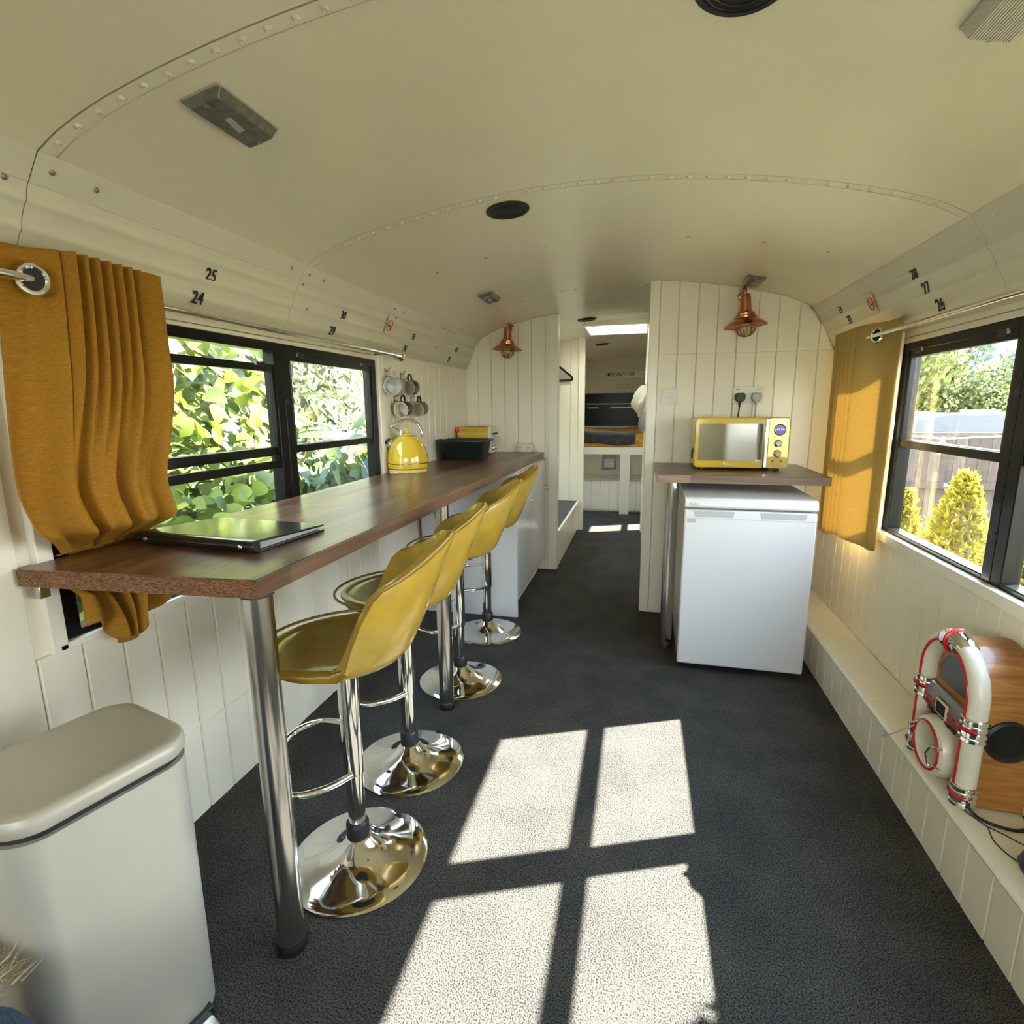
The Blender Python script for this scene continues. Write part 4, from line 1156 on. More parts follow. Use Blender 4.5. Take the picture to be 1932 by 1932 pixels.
for x in (-.022, .018):
    MB().lathe([(.006, 0), (.0055, .006), (0, .008)], 14, (cx_ + x, -.163, .052), RX90).build('button', 'chrome', cp)
for i in range(5):
    MB().obox((-mx_ + .0045, -.02 + i * .022, .07), (.002, .006, .06), Matrix.Rotation(R(25), 3, 'X')).build('vent_slot', 'blackpl', mw)
for (x, y) in ((-.18, -.12), (.18, -.12), (-.18, .12), (.18, .12)):
    MB().lathe([(.014, 0), (.014, .014)], 12, (x, y, 0)).build('foot', 'blackpl', mw)

# ---- electrical fittings on the right partition
def faceplate(name, w, h, x, z, lab):
    t = thing(name, lab, 'socket' if 'socket' in name else 'switch', (x, YPR, z))
    MB().prism(rrect(w, h, .006, 4), 1, -.009, 0).build('faceplate', 'whitepl', t, bevel=.002)
    return t
sw = faceplate('light_switch', .088, .088, .155, 1.305, 'cream square light switch on the partition beside the corridor')
MB().prism(rrect(.034, .026, .002, 2, 0, -.002), 1, -.0105, -.009).build('rocker_frame', 'cream', sw)
MB().prism([(-.0105, -.014), (-.0145, -.002), (-.0105, .010), (-.009, .010), (-.009, -.014)], 0, -.015, -.001).build('rocker', 'cream', sw)
MB().prism([(-.0105, -.014), (-.0145, -.002), (-.0105, .010), (-.009, .010), (-.009, -.014)], 0, .001, .015).build('rocker', 'cream', sw)
so = faceplate('double_socket', .160, .092, .570, 1.307, 'cream double wall socket above the microwave')
for x in (-.012, .012): MB().prism(rrect(.009, .024, .001, 2, x, .018), 1, -.012, -.009).build('rocker', 'cream', so)
for x in (-.055, .055): MB().box((x - .008, -.0098, .030), (x + .008, -.009, .034)).build('usb_port', 'blackpl', so)
def plug(x, mat, cmat, lab, lab2, endx):
    t = thing('plug', lab, 'plug', (x, YPR - .0095, 1.290), 0, 'plugs in the double socket')
    MB().prism([(-.026, .018), (-.020, .028), (.020, .028), (.026, .018), (.026, -.006), (.012, -.022), (-.012, -.022), (-.026, -.006)], 1, -.030, 0).build('body', mat, t, bevel=.005)
    MB().cyl((0, -.014, -.020), (0, -.014, -.046), .008, .005, n=14).build('strain_relief', mat, t)
    MB().tube(spline([(0, -.014, -.044), (-.002, -.016, -.075), (endx * .6, -.014, -.11), (endx, -.008, -.19), (endx, -.008, -.33)], 6), .0038, 8).build('cord', cmat, t)
plug(.527, 'blackpl', 'cable', 'black plug with black cord in the double socket', '', -.010)
plug(.612, 'greypl', 'greypl', 'grey plug with grey cord in the double socket', '', -.002)

# ---- copper wall lamps
def lamp(loc, lab, arm):
    t = thing('wall_lamp', lab, 'lamp', loc, 0, 'copper wall lamps')
    MB().lathe([(.022, 0), (.021, .005), (.012, .009), (0, .009)], 24, (0, arm, .17), RX90).build('wall_rose', 'copper', t)
    MB().tube(spline([(0, arm - .005, .17), (0, arm - .03, .185), (0, arm * .5, .215), (0, arm * .2, .212), (0, .0, .185), (0, 0, .15)], 8), .0075, 12).build('arm', 'copper', t)
    MB().lathe([(.022, .072), (.031, .076), (.030, .085), (.027, .140), (.024, .160), (.008, .162)], 28).build('lamp_holder', 'copper', t)
    MB().lathe([(.055, .040), (.056, .050), (.046, .056), (.047, .064), (.038, .070), (.036, .076), (.02, .078)], 32).build('collar', 'copper', t)
    MB().lathe([(.106, .002), (.108, .003), (.104, .008), (.080, .026), (.056, .042), (.040, .048), (.040, .045), (.056, .038), (.080, .021)], 44, cap=False).build('lamp_shade', 'copper', t)
    g = MB().lathe([(.046, .03), (.047, .01), (.045, -.012), (.036, -.036), (.020, -.046), (0, -.049)], 28).build('glass_dome', 'clear', t)
    for k in range(4):
        a = k * PI / 4
        pts = [(.049 * math.cos(a) * math.cos(q), .049 * math.sin(a) * math.cos(q), -.004 - .047 * math.sin(q)) for q in [PI * i / 14 for i in range(15)]]
        MB().tube(pts, .0028, 6).build('cage_wire', 'copper', t)
    MB().tube([(.049 * math.cos(a), .049 * math.sin(a), -.004) for a in [2 * PI * k / 24 for k in range(24)]], .0028, 6, True).build('cage_ring', 'copper', t)
    MB().lathe([(.010, .05), (.012, .03), (.024, .0), (.022, -.014), (0, -.024)], 18).build('bulb', 'whitepl', t)
    return t
lp = lamp((.515, 3.155, 1.655), 'copper wall lamp with caged bulb above the microwave', .115)
lp.rotation_euler = (0, R(-4), 0)
lp2 = lamp((-.955, 3.925, 1.655), 'copper wall lamp with caged bulb above the far end of the bar', .105)
lp2.rotation_euler = (0, R(3), 0)

# ---- ceiling lights and speakers
def ceiling_light(x, y, lab, ribbed=False):
    t = thing('ceiling_light', lab, 'ceiling light', (x, y, zc(x) - .0005), 0, 'rectangular bus ceiling lights')
    t.rotation_euler = (0, -slope(x), 0)
    w, l = .095, .185
    MB().prism(rrect(w, l, .006, 3), 2, -.004, 0).build('base', 'greypl', t)
    a = rrect(w - .004, l - .004, .006, 3); b = rrect(w - .03, l - .016, .006, 3)
    mb = MB(); mb.grid([[(x_, y_, -.004) for x_, y_ in a], [(x_, y_, -.020) for x_, y_ in b]], True, False); n = len(a); mb.f.append(tuple(range(n, 2 * n))); mb.sm.append(False)
    le = mb.build('lens', 'lensr' if ribbed else 'lens', t)
    if ribbed:
        for i in range(15):
            xx = -.030 + i * .0043
            MB().box((xx - .0012, -l / 2 + .012, -.0225), (xx + .0012, l / 2 - .012, -.0195)).build('rib', 'lensr', le)
    for yy in (-l / 2 + .014, l / 2 - .014):
        MB().lathe([(.006, -.019), (.006, -.022), (0, -.0215)], 12, (0, yy, 0)).build('screw', 'screw', t)
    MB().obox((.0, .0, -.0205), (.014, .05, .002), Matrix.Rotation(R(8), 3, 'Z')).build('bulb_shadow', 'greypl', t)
ceiling_light(-.865, 1.115, 'smoky rectangular ceiling light on the left, nearest the camera')
ceiling_light(.545, 1.105, 'ribbed clear ceiling light at the top right corner', True)
ceiling_light(-.855, 3.10, 'small rectangular ceiling light above the left copper lamp')
ceiling_light(.525, 3.06, 'small rectangular ceiling light above the right copper lamp')
def ceiling_speaker(x, y, lab, r=.076):
    t = thing('ceiling_speaker', lab, 'speaker', (x, y, zc(x) - .0005), 0, 'round black ceiling speakers'); t.rotation_euler = (0, -slope(x), 0)
    MB().lathe([(r, 0), (r, -.004), (r - .004, -.007), (r - .012, -.006), (r - .013, -.003)], 44, cap=False).build('rim', 'blackpl', t)
    MB().lathe([(r - .012, -.002), (r - .020, -.004), (.02, -.006), (0, -.006)], 40).build('grille', 'blackpl', t)
    for q in (.028, .044, .056):
        MB().tube([(q * math.cos(a), q * math.sin(a), -.0062) for a in [2 * PI * k / 30 for k in range(30)]], .0012, 5, True).build('grille_ring', 'blackpl', t)
ceiling_speaker(-.475, 1.985, 'round black ceiling speaker above the bar stools')
ceiling_speaker(.135, 1.085, 'round black ceiling speaker cut by the top edge')
ceiling_speaker(-.44, 4.48, 'small round black ceiling speaker by the roof hatch')
ceiling_speaker(-.445, 6.25, 'round black ceiling speaker over the bed')

# ================================================================== right bench ledge and jukebox
ZBN = .2155
bench = thing('bench_ledge', 'long low white boarded bench ledge along the right wall', 'bench', (.9, 1.1, 0))
def B_(x, y, z): return (x - .9, y - 1.1, z)
for (a, b) in ((2.0008, 3.26), (-.9, 1.9992)):
    MB().prism([(x - .9, z) for x, z in [(.984, ZBN), (.824, ZBN), (.817, ZBN - .004), (.814, ZBN - .011), (.817, ZBN - .018), (.824, ZBN - .022), (.984, ZBN - .022)]], 1, a - 1.1, b - 1.1, True).build('seat_board', 'trim', bench)
MB().box(B_(.845, -.9, 0), B_(.984, 3.26, ZBN - .0225)).build('carcass', 'white', bench)
y = 3.26; 
while y > -.85:
    n = 1; y0 = y - .0985
    c = .004; xf = .832; xb = .845
    MB().prism([(xb - .9, y0 - 1.1), (xf + c - .9, y0 - 1.1 + .0008), (xf - .9, y0 + c - 1.1), (xf - .9, y - c - 1.1), (xf + c - .9, y - .0008 - 1.1), (xb - .9, y - 1.1)], 2, .0, ZBN - .0225).build('board', 'white', bench)
    y = y0

jb = thing('jukebox', 'tabletop jukebox radio in oak with cream arch and chrome bands', 'jukebox', (.915, 1.605, ZBN))
HW, HB = .132, .285
def arch(w, z0, hb, n=20, cz=1.0):
    return [(-w, z0)] + [(-w * math.cos(a), hb + w * cz * math.sin(a)) for a in [PI * k / n for k in range(n + 1)]] + [(w, z0)]
MB().prism(arch(HW, .004, HB), 0, -.045, .068, True).build('cabinet', 'oak', jb, bevel=.002)
for p in bpy.data.objects[jb.children[0].name].data.polygons:
    if len(p.vertices) > 4: p.use_smooth = False
path = [(-.058, y, z) for y, z in arch(.118, .010, HB, 22)]
MB().tube([(-.058, -.118, .010), (-.058, -.118, .10), (-.058, -.118, .2)] + path[1:-1] + [(-.058, .118, .2), (-.058, .118, .1), (-.058, .118, .010)], .0245, 16).build('arch_tube', 'cream', jb)
MB().tube([(-.082, -.116, .05), (-.082, -.116, .15), (-.082, -.116, .25)] + [(-.082, y, z) for y, z in arch(.116, .05, HB, 22)[1:-1]] + [(-.082, .116, .25), (-.082, .116, .15), (-.082, .116, .05)], .0042, 8).build('red_stripe', 'red', jb)
for s_ in (-1, 1):
    for (z0, z1, nm) in ((0.0, .062, 'foot_band'), (.185, .252, 'chrome_band')):
        pr2 = []
        nb = 4
        for i in range(nb):
            a0 = z0 + (z1 - z0) * i / nb; a1 = z0 + (z1 - z0) * (i + 1) / nb
            pr2 += [(.027, a0 + .001), (.0305, a0 + .004), (.0305, a1 - .004), (.027, a1 - .001)]
        bnd = MB().lathe(pr2, 28, (-.058, s_ * .118, 0)).build(nm, 'chrome', jb)
        zc_ = z0 + (z1 - z0) * .55
        MB().tube([(-.058 - .0305 * math.cos(a), s_ * .118 + .0305 * math.sin(a), zc_) for a in [R(-75 + 150 * k / 16) for k in range(17)]], .0046, 8).build('red_ring', 'red', bnd)
cr2 = []
tp_ = HB + .118
pts = [(-.058, .118 * math.sin(a), HB + .118 * math.cos(a)) for a in [R(-24 + 48 * k / 10) for k in range(11)]]
orn = MB().tube(pts, [.027, .029, .031, .029, .031, .033, .031, .029, .031, .029, .027], 18).build('crown_ornament', 'chrome', jb)
MB().tube([(-.058 - .0335 * math.cos(a), .0, tp_ + .0335 * math.sin(a)) for a in [R(-60 + 160 * k / 14) for k in range(15)]], .0048, 8).build('red_band', 'red', orn)
MB().prism(arch(.098, .235, HB, 16), 0, -.049, -.0455).build('front_panel', 'oak', jb)
MB().prism(arch(.078, .262, .285, 16, .95), 0, -.0515, -.049).build('lit_screen', pmat('smoky_screen', (.10, .095, .10), .15), jb)
ct = MB().prism([(-.046, .165), (-.070, .172), (-.074, .215), (-.060, .245), (-.046, .245)], 1, -.098, .098).build('control_panel', pmat('control_silver', (.30, .28, .25), .3, metal=.6), jb, bevel=.003)
MB().box((-.0765, -.030, .182), (-.0725, .030, .226)).build('display_frame', 'cream', ct, bevel=.002)
MB().box((-.0780, -.021, .188), (-.0763, .021, .219)).build('display', 'blackpl', ct)
for i in range(8):
    yy = -.085 + i * .0245
    if abs(yy) < .034: continue
    for z in (.186, .206):
        MB().box((-.0755, yy - .009, z - .005), (-.0715, yy + .009, z + .005)).build('button', 'red', ct, bevel=.002)
for i in range(5):
    MB().box((-.0735, -.06 + i * .030 - .011, .168), (-.069, -.06 + i * .030 + .011, .178)).build('button', 'blackpl', ct, bevel=.001)
MB().box((-.046, -.095, .01), (-.0452, .095, .165)).build('lower_panel', 'oak', jb)
RY = Matrix.Rotation(R(-90), 3, 'Y')
MB().lathe([(.083, -.001), (.084, .030), (.078, .048), (.066, .054), (.056, .048), (.052, .034), (.052, .010)], 44, (-.046, 0, .092), RY, cap=False).build('speaker_ring', 'cream', jb)
MB().lathe([(.054, .012), (.03, .006), (0, .006)], 32, (-.046, 0, .092), RY).build('speaker_cone', 'greypl', jb)
MB().tube([(-.1005, .066 * math.cos(a), .092 + .066 * math.sin(a)) for a in [2 * PI * k / 44 for k in range(44)]], .0035, 8, True).build('ring_stripe', 'red', jb)
for s_ in (-1, 1):
    MB().tube([(-.092, s_ * .070, .120), (-.118, s_ * .060, .120), (-.120, s_ * .046, .092), (-.118, s_ * .060, .064), (-.092, s_ * .070, .064)], .003, 8).build('ring_handle', 'chrome', jb)
ss = MB().lathe([(.056, 0), (.056, .005), (.049, .009), (.044, .005), (.042, .001)], 40, (.012, -HW, .200), RX90, cap=False).build('side_speaker', 'blackpl', jb)
MB().lathe([(.045, .001), (.033, -.0005), (.012, .002), (0, .003)], 32, (.012, -HW, .200), RX90).build('side_cone', pmat('speaker_black', (.004, .004, .004), .8), ss)
# cables
tag(MB().tube(spline([(.820, 1.675, .325), (.800, 1.70, .29), (.795, 1.76, .235), (.800, 1.80, .205), (.803, 1.83, .185)], 8), .0022, 6).build('white_lead', 'cablew'), 'thin white lead dangling from the jukebox over the ledge, upper strand', 'cable')
tag(MB().tube(spline([(.820, 1.668, .318), (.802, 1.675, .26), (.800, 1.685, .20), (.803, 1.690, .145)], 8), .0022, 6).build('white_lead', 'cablew'), 'thin white lead hanging straight down past the ledge edge', 'cable')
tag(MB().tube(spline([(.850, 1.462, ZBN + .030), (.862, 1.448, ZBN + .006), (.882, 1.420, ZBN + .0045), (.93, 1.405, ZBN + .0045), (.972, 1.425, ZBN + .0045), (.980, 1.46, ZBN + .006)], 8), .004, 8).build('power_cable', 'cable'), 'thick black power cable curling under the jukebox', 'cable')
tag(MB().tube(spline([(.848, 1.458, ZBN + .003), (.872, 1.412, ZBN + .002), (.899, 1.386, ZBN + .002), (.93, 1.355, ZBN + .002), (.975, 1.33, ZBN + .002)], 8), .0013, 6).build('thin_wire', 'cable'), 'thin dark wire crossing the ledge to the right edge', 'cable')
tag(MB().tube(spline([(.874, 1.405, ZBN + .002), (.862, 1.36, ZBN + .002), (.868, 1.32, ZBN + .002), (.885, 1.295, ZBN + .002), (.91, 1.28, ZBN + .004)], 8), .0013, 6).build('thin_wire', 'cable'), 'thin dark wire looping down to the purple gadget', 'cable')
pg = thing('round_gadget', 'dark purple rounded gadget on the ledge at the right edge', 'gadget', (.915, 1.262, ZBN))
MB().lathe([(.040, 0), (.050, .006), (.054, .020), (.050, .034), (.040, .042), (0, .045)], 36).build('case', 'purple', pg)
MB().lathe([(.053, .018), (.0548, .020), (.053, .022)], 36).build('rim', 'blackpl', pg)

# ================================================================== corridor and bedroom
hg = thing('clothes_hanger', 'black clothes hanger hanging on the warm lit corridor wall', 'hanger', (-.83, 5.47, 1.57))
MB().tube(spline([(-.19, 0, -.04), (-.16, 0, -.06), (.12, 0, -.06), (.155, 0, -.035), (.10, 0, .015), (0, 0, .08), (-.10, 0, .015)], 6, True), .011, 8, True).build('frame', 'blackpl', hg)
MB().tube(spline([(0, 0, .08), (0, 0, .11), (.02, 0, .125), (.015, 0, .145), (-.01, 0, .145)], 5), .004, 8).build('hook', 'chrome', hg)
MB().box((-.09, -.006, -.045), (.12, .006, .0)).build('label_band', 'greypl', hg)
bd_ = thing('bed', 'white framed raised bed with orange bedding at the rear', 'bed', (-.16, 6.43, 0))
box('front_rail', (-1.13, -.03, .705), (1.12, .03, .79), 'trim', bd_, .004)
box('post', (-.055, -.035, 0), (.055, .035, .705), 'trim', bd_, .004)
box('slat_base', (-1.13, .03, .72), (1.12, 1.55, .745), 'trim', bd_)
mb = MB(); rows = []
for i in range(24):
    u = i / 23; row = []
    for j in range(13):
        a = j / 12
        x = -1.1 + 2.18 * u
        yy = -.025 + .06 * (1 - math.sin(a * PI / 2)) * 0 + (0 if a < .5 else (a - .5) * 2 * 1.5)
        zz = .79 + (.14 * (a / .5) if a < .5 else .14 + .03 * math.sin((a - .5) * PI))
        row.append((x, yy + .012 * math.sin(x * 9 + a * 4), zz + .012 * math.sin(x * 6) * (a > .1)))
    rows.append(row)
mb.grid(rows).build('duvet', 'duvet', bd_, solid=.01)
mb = MB(); rows = []
for i in range(24):
    u = i / 23; row = []
    for j in range(12):
        a = j / 11; x = -1.05 + 1.16 * u
        front = a < .42
        yy = -.062 if front else -.062 + (a - .42) / .58 * .55
        zz = .835 + .020 * math.sin(u * 5.5) + (.125 * a / .42 if front else .125 + .02 * math.sin((a - .42) * 8))
        row.append((x, yy + .01 * math.sin(x * 12 + a * 5), zz + .006 * math.sin(x * 17 + a * 9)))
    rows.append(row)
tag(mb.grid(rows).build('throw', 'throw', None, solid=.012), 'charcoal fleece throw folded over the front of the bed', 'throw').location = (-.16, 6.43, 0)
pb = struct(box('wall_plinth', (-1.31, 6.56, 0), (.998, 7.99, .40), 'white'), 'white boarded plinth under the raised bed')
x = -1.29
while x < .95:
    yboard(pb, x, x + .105, .02, .392, .392, 6.546); x += .105
MB().box((-1.31, 6.53, .385), (.998, 6.60, .405)).build('cap', 'greypl', pb)
ub = struct(box('wall_underbed', (-1.31, 6.95, .40), (.998, 6.99, .72), 'white'), 'pale panel under the bed platform')
ht = thing('wall_heater', 'small grey fan heater unit under the raised bed', 'heater', (-.37, 6.94, .47))
MB().box((-.085, -.07, 0), (.085, 0, .20)).build('case', 'greypl', ht, bevel=.01)
MB().box((-.065, -.076, .03), (.065, -.07, .14)).build('grille_frame', 'steel_dark', ht, bevel=.003)
for i in range(5): MB().box((-.055, -.081, .04 + i * .02), (.055, -.075, .048 + i * .02)).build('louvre', 'whitepl', ht)
MB().box((-.06, -.05, .20), (.06, 0, .245)).build('top_hood', 'whitepl', ht, bevel=.006)
cg = thing('hanging_towel', 'crumpled cream towel hanging at the bedroom doorway', 'towel', (.055, 5.43, 1.02))
mb = MB(); rows = []
for i in range(15):
    v = i / 14; row = []
    for j in range(24):
        a = 2 * PI * j / 24
        r_ = (.035 + .085 * math.sin(PI * min(1, v * 1.1))**.8) * (1 + .22 * math.sin(5 * a + 7 * v) + .1 * math.sin(9 * a - 4 * v))
        row.append((-.055 + .03 * (1 - v) + r_ * math.cos(a) * .8 , r_ * math.sin(a) * .5, .43 - v * .30))
    rows.append(row)
mb.grid(rows, True); mb.f += [tuple(range(24)), tuple(range(14 * 24, 15 * 24))]; mb.sm += [True, True]; mb.build('cloth', 'cloth', cg)
MB().lathe([(.05, 0), (.06, .06), (.05, .15), (.03, .17)], 16, (-.02, 0, .0)).build('lower_fold', 'greyfabric', cg)
MB().tube([(-.02, .045, .42), (-.02, .02, .44), (-.025, 0, .43)], .006, 8).build('peg', 'chrome', cg)

# ================================================================== outside
def grounds():
    mb = MB(); mb.box((-40, -40, -1.0), (70, 120, -.92))
    g = mb.build('ground', pmat('dry_grass', (.16, .145, .08), .95, nscale=3, namt=.35)); g['kind'] = 'structure'; g['label'] = 'dry grass ground outside the bus'
grounds()
# earth bank on the left with the hedge
mb = MB(); rows = []
for i in range(15):
    x = -1.75 - i * .35
    rows.append([(x, -4 + j * .8, -.93 + 4.6 * smooth(-1.8, -5.6, x) + .12 * noise.noise((x, j * .8, 0))) for j in range(22)])
bk = mb.grid(rows).build('earth_bank', pmat('bank_soil', (.012, .014, .006), .95, nscale=8, namt=.6)); tag(bk, 'dark earth bank behind the shrubs outside the left windows', 'bank')
bk['kind'] = 'structure'

def leaf_mesh(name, shape, mat, fold=.18, curl=.25):
    # shape: half outline (t along the length, half width)
    mb = MB(); n = len(shape); vs_ = []
    for t, w in shape:
        z = -curl * t * t
        vs_ += [(w, t, z + fold * w), (0, t, z), (-w, t, z + fold * w)]
    fs = []
    for i in range(n - 1):
        a, b = i * 3, (i + 1) * 3
        fs += [(a, a + 1, b + 1, b), (a + 1, a + 2, b + 2, b + 1)]
    return mb.add(vs_, fs, True)
BROAD = [(0, .02), (.06, .26), (.18, .44), (.36, .50), (.55, .42), (.74, .26), (.9, .10), (1.0, .005)]
NARROW = [(0, .02), (.15, .10), (.4, .14), (.7, .10), (.9, .05), (1, .004)]
STRAP = [(0, .03), (.2, .055), (.5, .06), (.8, .035), (1, .004)]
def rot_from(nrm, up):
    z = Vector(nrm).normalized(); y = Vector(up); y = (y - z * y.dot(z)).normalized(); x = y.cross(z)
    return Matrix((x, y, z)).transposed()
def shrub(name, lab, shape, size, cols, boxes, n_part, n_stuff, seed, down=.55, stem_col=(.16, .12, .07), transl=.3):
    rnd = random.Random(seed)
    cx = sum((b[0][0] + b[1][0]) / 2 for b in boxes) / len(boxes); cy = sum((b[0][1] + b[1][1]) / 2 for b in boxes) / len(boxes)
    t = thing(name, lab, 'shrub', (cx, cy, -.9))
    base = leaf_mesh('leaf', shape, None)
    mpart = leaf_mat(name + '_leaf', *cols, island=False, transl=transl); mst = leaf_mat(name + '_foliage', *cols, island=True, transl=transl)
    def rand_xf(front):
        b = rnd.choices(boxes, [q[2] for q in boxes])[0]
        p = Vector([rnd.uniform(b[0][k], b[1][k]) for k in range(3)])
        if front: p.x = b[1][0] - abs(rnd.gauss(0, .16)) 
        nr = Vector((rnd.uniform(.1, 1.1), rnd.uniform(-.9, .5), rnd.uniform(.0, 1.1)))
        upv = Vector((rnd.uniform(-.2, .7), rnd.uniform(-1, 1), rnd.uniform(-1.2, .35)))
        s_ = size * rnd.uniform(.55, 1.15)
        return p - Vector((cx, cy, -.9)), rot_from(nr, upv), s_
    lo = None
    for k in range(n_part):
        p, q, s_ = rand_xf(True)
        if lo is None:
            lo = base.build('leaf', mpart, t); o = lo
        else: o = lo.copy(); COL.objects.link(o); o.parent = t
        o.location = p; o.rotation_euler = q.to_euler(); o.scale = (s_, s_, s_)
    st = MB()
    for k in range(n_stuff):
        p, q, s_ = rand_xf(False)
        s_ *= .9
        st.add([p + q @ (Vector(v) * s_) for v in base.v], base.f, True)
    me = bpy.data.meshes.new('foliage'); me.from_pydata(st.v, [], st.f); me.materials.append(mst); me.polygons.foreach_set('use_smooth', [True] * len(me.polygons))
    fo = bpy.data.objects.new('foliage', me); COL.objects.link(fo); fo.parent = t; fo['kind'] = 'stuff'
    sm_ = pmat(name + '_stem', stem_col, .8)
    for k in range(7):
        b = rnd.choice(boxes)
        p0 = Vector((b[0][0] + .3, rnd.uniform(b[0][1], b[1][1]), -.6)); p1 = Vector((b[1][0] - rnd.uniform(0, .3), p0.y + rnd.uniform(-.5, .5), b[1][2] - rnd.uniform(0, .4)))
        mid = (p0 + p1) / 2 + Vector((rnd.uniform(-.3, .1), rnd.uniform(-.2, .2), .2)); off = Vector((cx, cy, -.9))
        MB().tube(spline([p0 - off, mid - off, p1 - off], 6), .012, 6).build('stem', sm_, t)
    return t
G1 = ((.040, .068, .005), (.24, .285, .032))
shrub('hazel_shrub', 'broad leaved green shrub filling the left window', BROAD, .112, G1, [((-3.1, .6, -.4), (-2.05, 2.95, 2.3), 3), ((-3.3, 2.6, -.3), (-2.35, 3.6, 2.0), 1)], 290, 5200, 21)
shrub('willow_shrub', 'pale narrow leaved shrub at the top of the second left window', NARROW, .15, ((.045, .06, .012), (.20, .20, .07)), [((-3.6, 3.2, .9), (-2.5, 5.4, 2.8), 1)], 200, 3000, 22)
shrub('bramble_shrub', 'mid green broad leaved shrub low in the second left window', BROAD, .10, ((.03, .055, .006), (.15, .19, .03)), [((-3.3, 2.7, -.5), (-2.2, 5.2, .95), 1)], 150, 2400, 23)
shrub('strap_plant', 'arching strap leaved plant beside the kettle window', STRAP, .55, ((.03, .06, .02), (.12, .17, .06)), [((-2.9, 3.3, .3), (-2.3, 4.6, 1.15), 1)], 70, 120, 24)

# right side: fence, conifer, string lights, caravans, trees, hill
YFN = 7.4
fn = thing('garden_fence', 'weathered brown close board fence outside the right window', 'fence', (4.2, YFN, -.9))
fm = [pmat('fence_wood_%d' % i, c, .9, nscale=5, namt=.35, stretch=(6, 6, .6)) for i, c in enumerate(((.060, .040, .032), (.048, .034, .027), (.074, .053, .042)))]
rnd = random.Random(4)
x = -2.2
while x < 7:
    w = rnd.uniform(.11, .14)
    box('board', (x, 0, 0), (x + w - .004, .022, 1.78 + rnd.uniform(-.015, .01)), fm[rnd.randrange(3)], fn)
    x += w
for z in (.35, 1.16):
    box('rail', (-2.2, -.045, z), (7, -.002, z + .075), fm[1], fn)
for x in (-1.5, .9, 3.3, 5.7): box('post', (x, .022, 0), (x + .1, .12, 1.8), fm[1], fn)
box('capping', (-2.2, -.02, 1.785), (7, .05, 1.82), fm[2], fn)
sl_ = thing('string_lights', 'festoon string of pale bulbs hung along the fence top', 'string lights', (3.0, 6.4, .93))
MB().tube([(-1.0 + .25 * k, .0 - .0 * k, -.03 * math.sin(k * 1.1)**2) for k in range(17)], .008, 6).build('wire', 'cablew', sl_)
for k in range(6):
    xx = -.55 + k * .55
    MB().lathe([(.012, -.01), (.014, -.04), (.034, -.075), (.034, -.10), (.018, -.13), (0, -.135)], 14, (xx, 0, 0)).build('bulb', 'cream', sl_)

def conifer(lab, loc, h, r, n, seed):
    rnd = random.Random(seed)
    t = thing('golden_conifer', lab, 'conifer', loc)
    mb = MB()
    for k in range(n):
        z = h * rnd.random()**.8; rr = r * (1 - z / h)**.75 * rnd.uniform(.55, 1.05); a = rnd.uniform(0, 2 * PI)
        p = Vector((rr * math.cos(a), rr * math.sin(a), z))
        d = Vector((math.cos(a) * .55, math.sin(a) * .55, rnd.uniform(.3, 1.1))).normalized() * rnd.uniform(.05, .11)
        s1 = d.cross(Vector((rnd.uniform(-1, 1), rnd.uniform(-1, 1), rnd.uniform(-1, 1)))).normalized() * rnd.uniform(.014, .028)
        mb.add([p, p + d * .4 + s1, p + d, p + d * .4 - s1], [(0, 1, 2, 3)])
        mb.add([p + d * .3, p + d * .75 + s1 * 1.6, p + d * .8 + s1 * .4], [(0, 1, 2)])
    me = bpy.data.meshes.new('foliage'); me.from_pydata(mb.v, [], mb.f); me.materials.append(M['conifer'])
    o = bpy.data.objects.new('foliage', me); COL.objects.link(o); o.parent = t; o['kind'] = 'stuff'
    MB().tube([(0, 0, 0), (.01, 0, h * .5), (0, 0, h * .9)], [.03, .02, .006], 8).build('trunk', pmat('conifer_bark', (.12, .08, .05), .9), t)
M['conifer'] = leaf_mat('golden_foliage', (.11, .092, .008), (.40, .33, .045), True, .45)
conifer('tall golden conifer in front of the fence', (2.62, 5.15, -.9), 1.55, .42, 2600, 31)
conifer('smaller golden conifer at the left of the window view', (2.55, 5.95, -.9), 1.30, .28, 1400, 32)
conifer('golden conifer close beside the bus, outside the window above the jukebox', (1.5, 1.42, -.9), 2.2, .42, 1500, 34)
conifer('golden conifer lower right nearest the bus', (2.55, 4.25, -.9), 1.15, .45, 1700, 33)

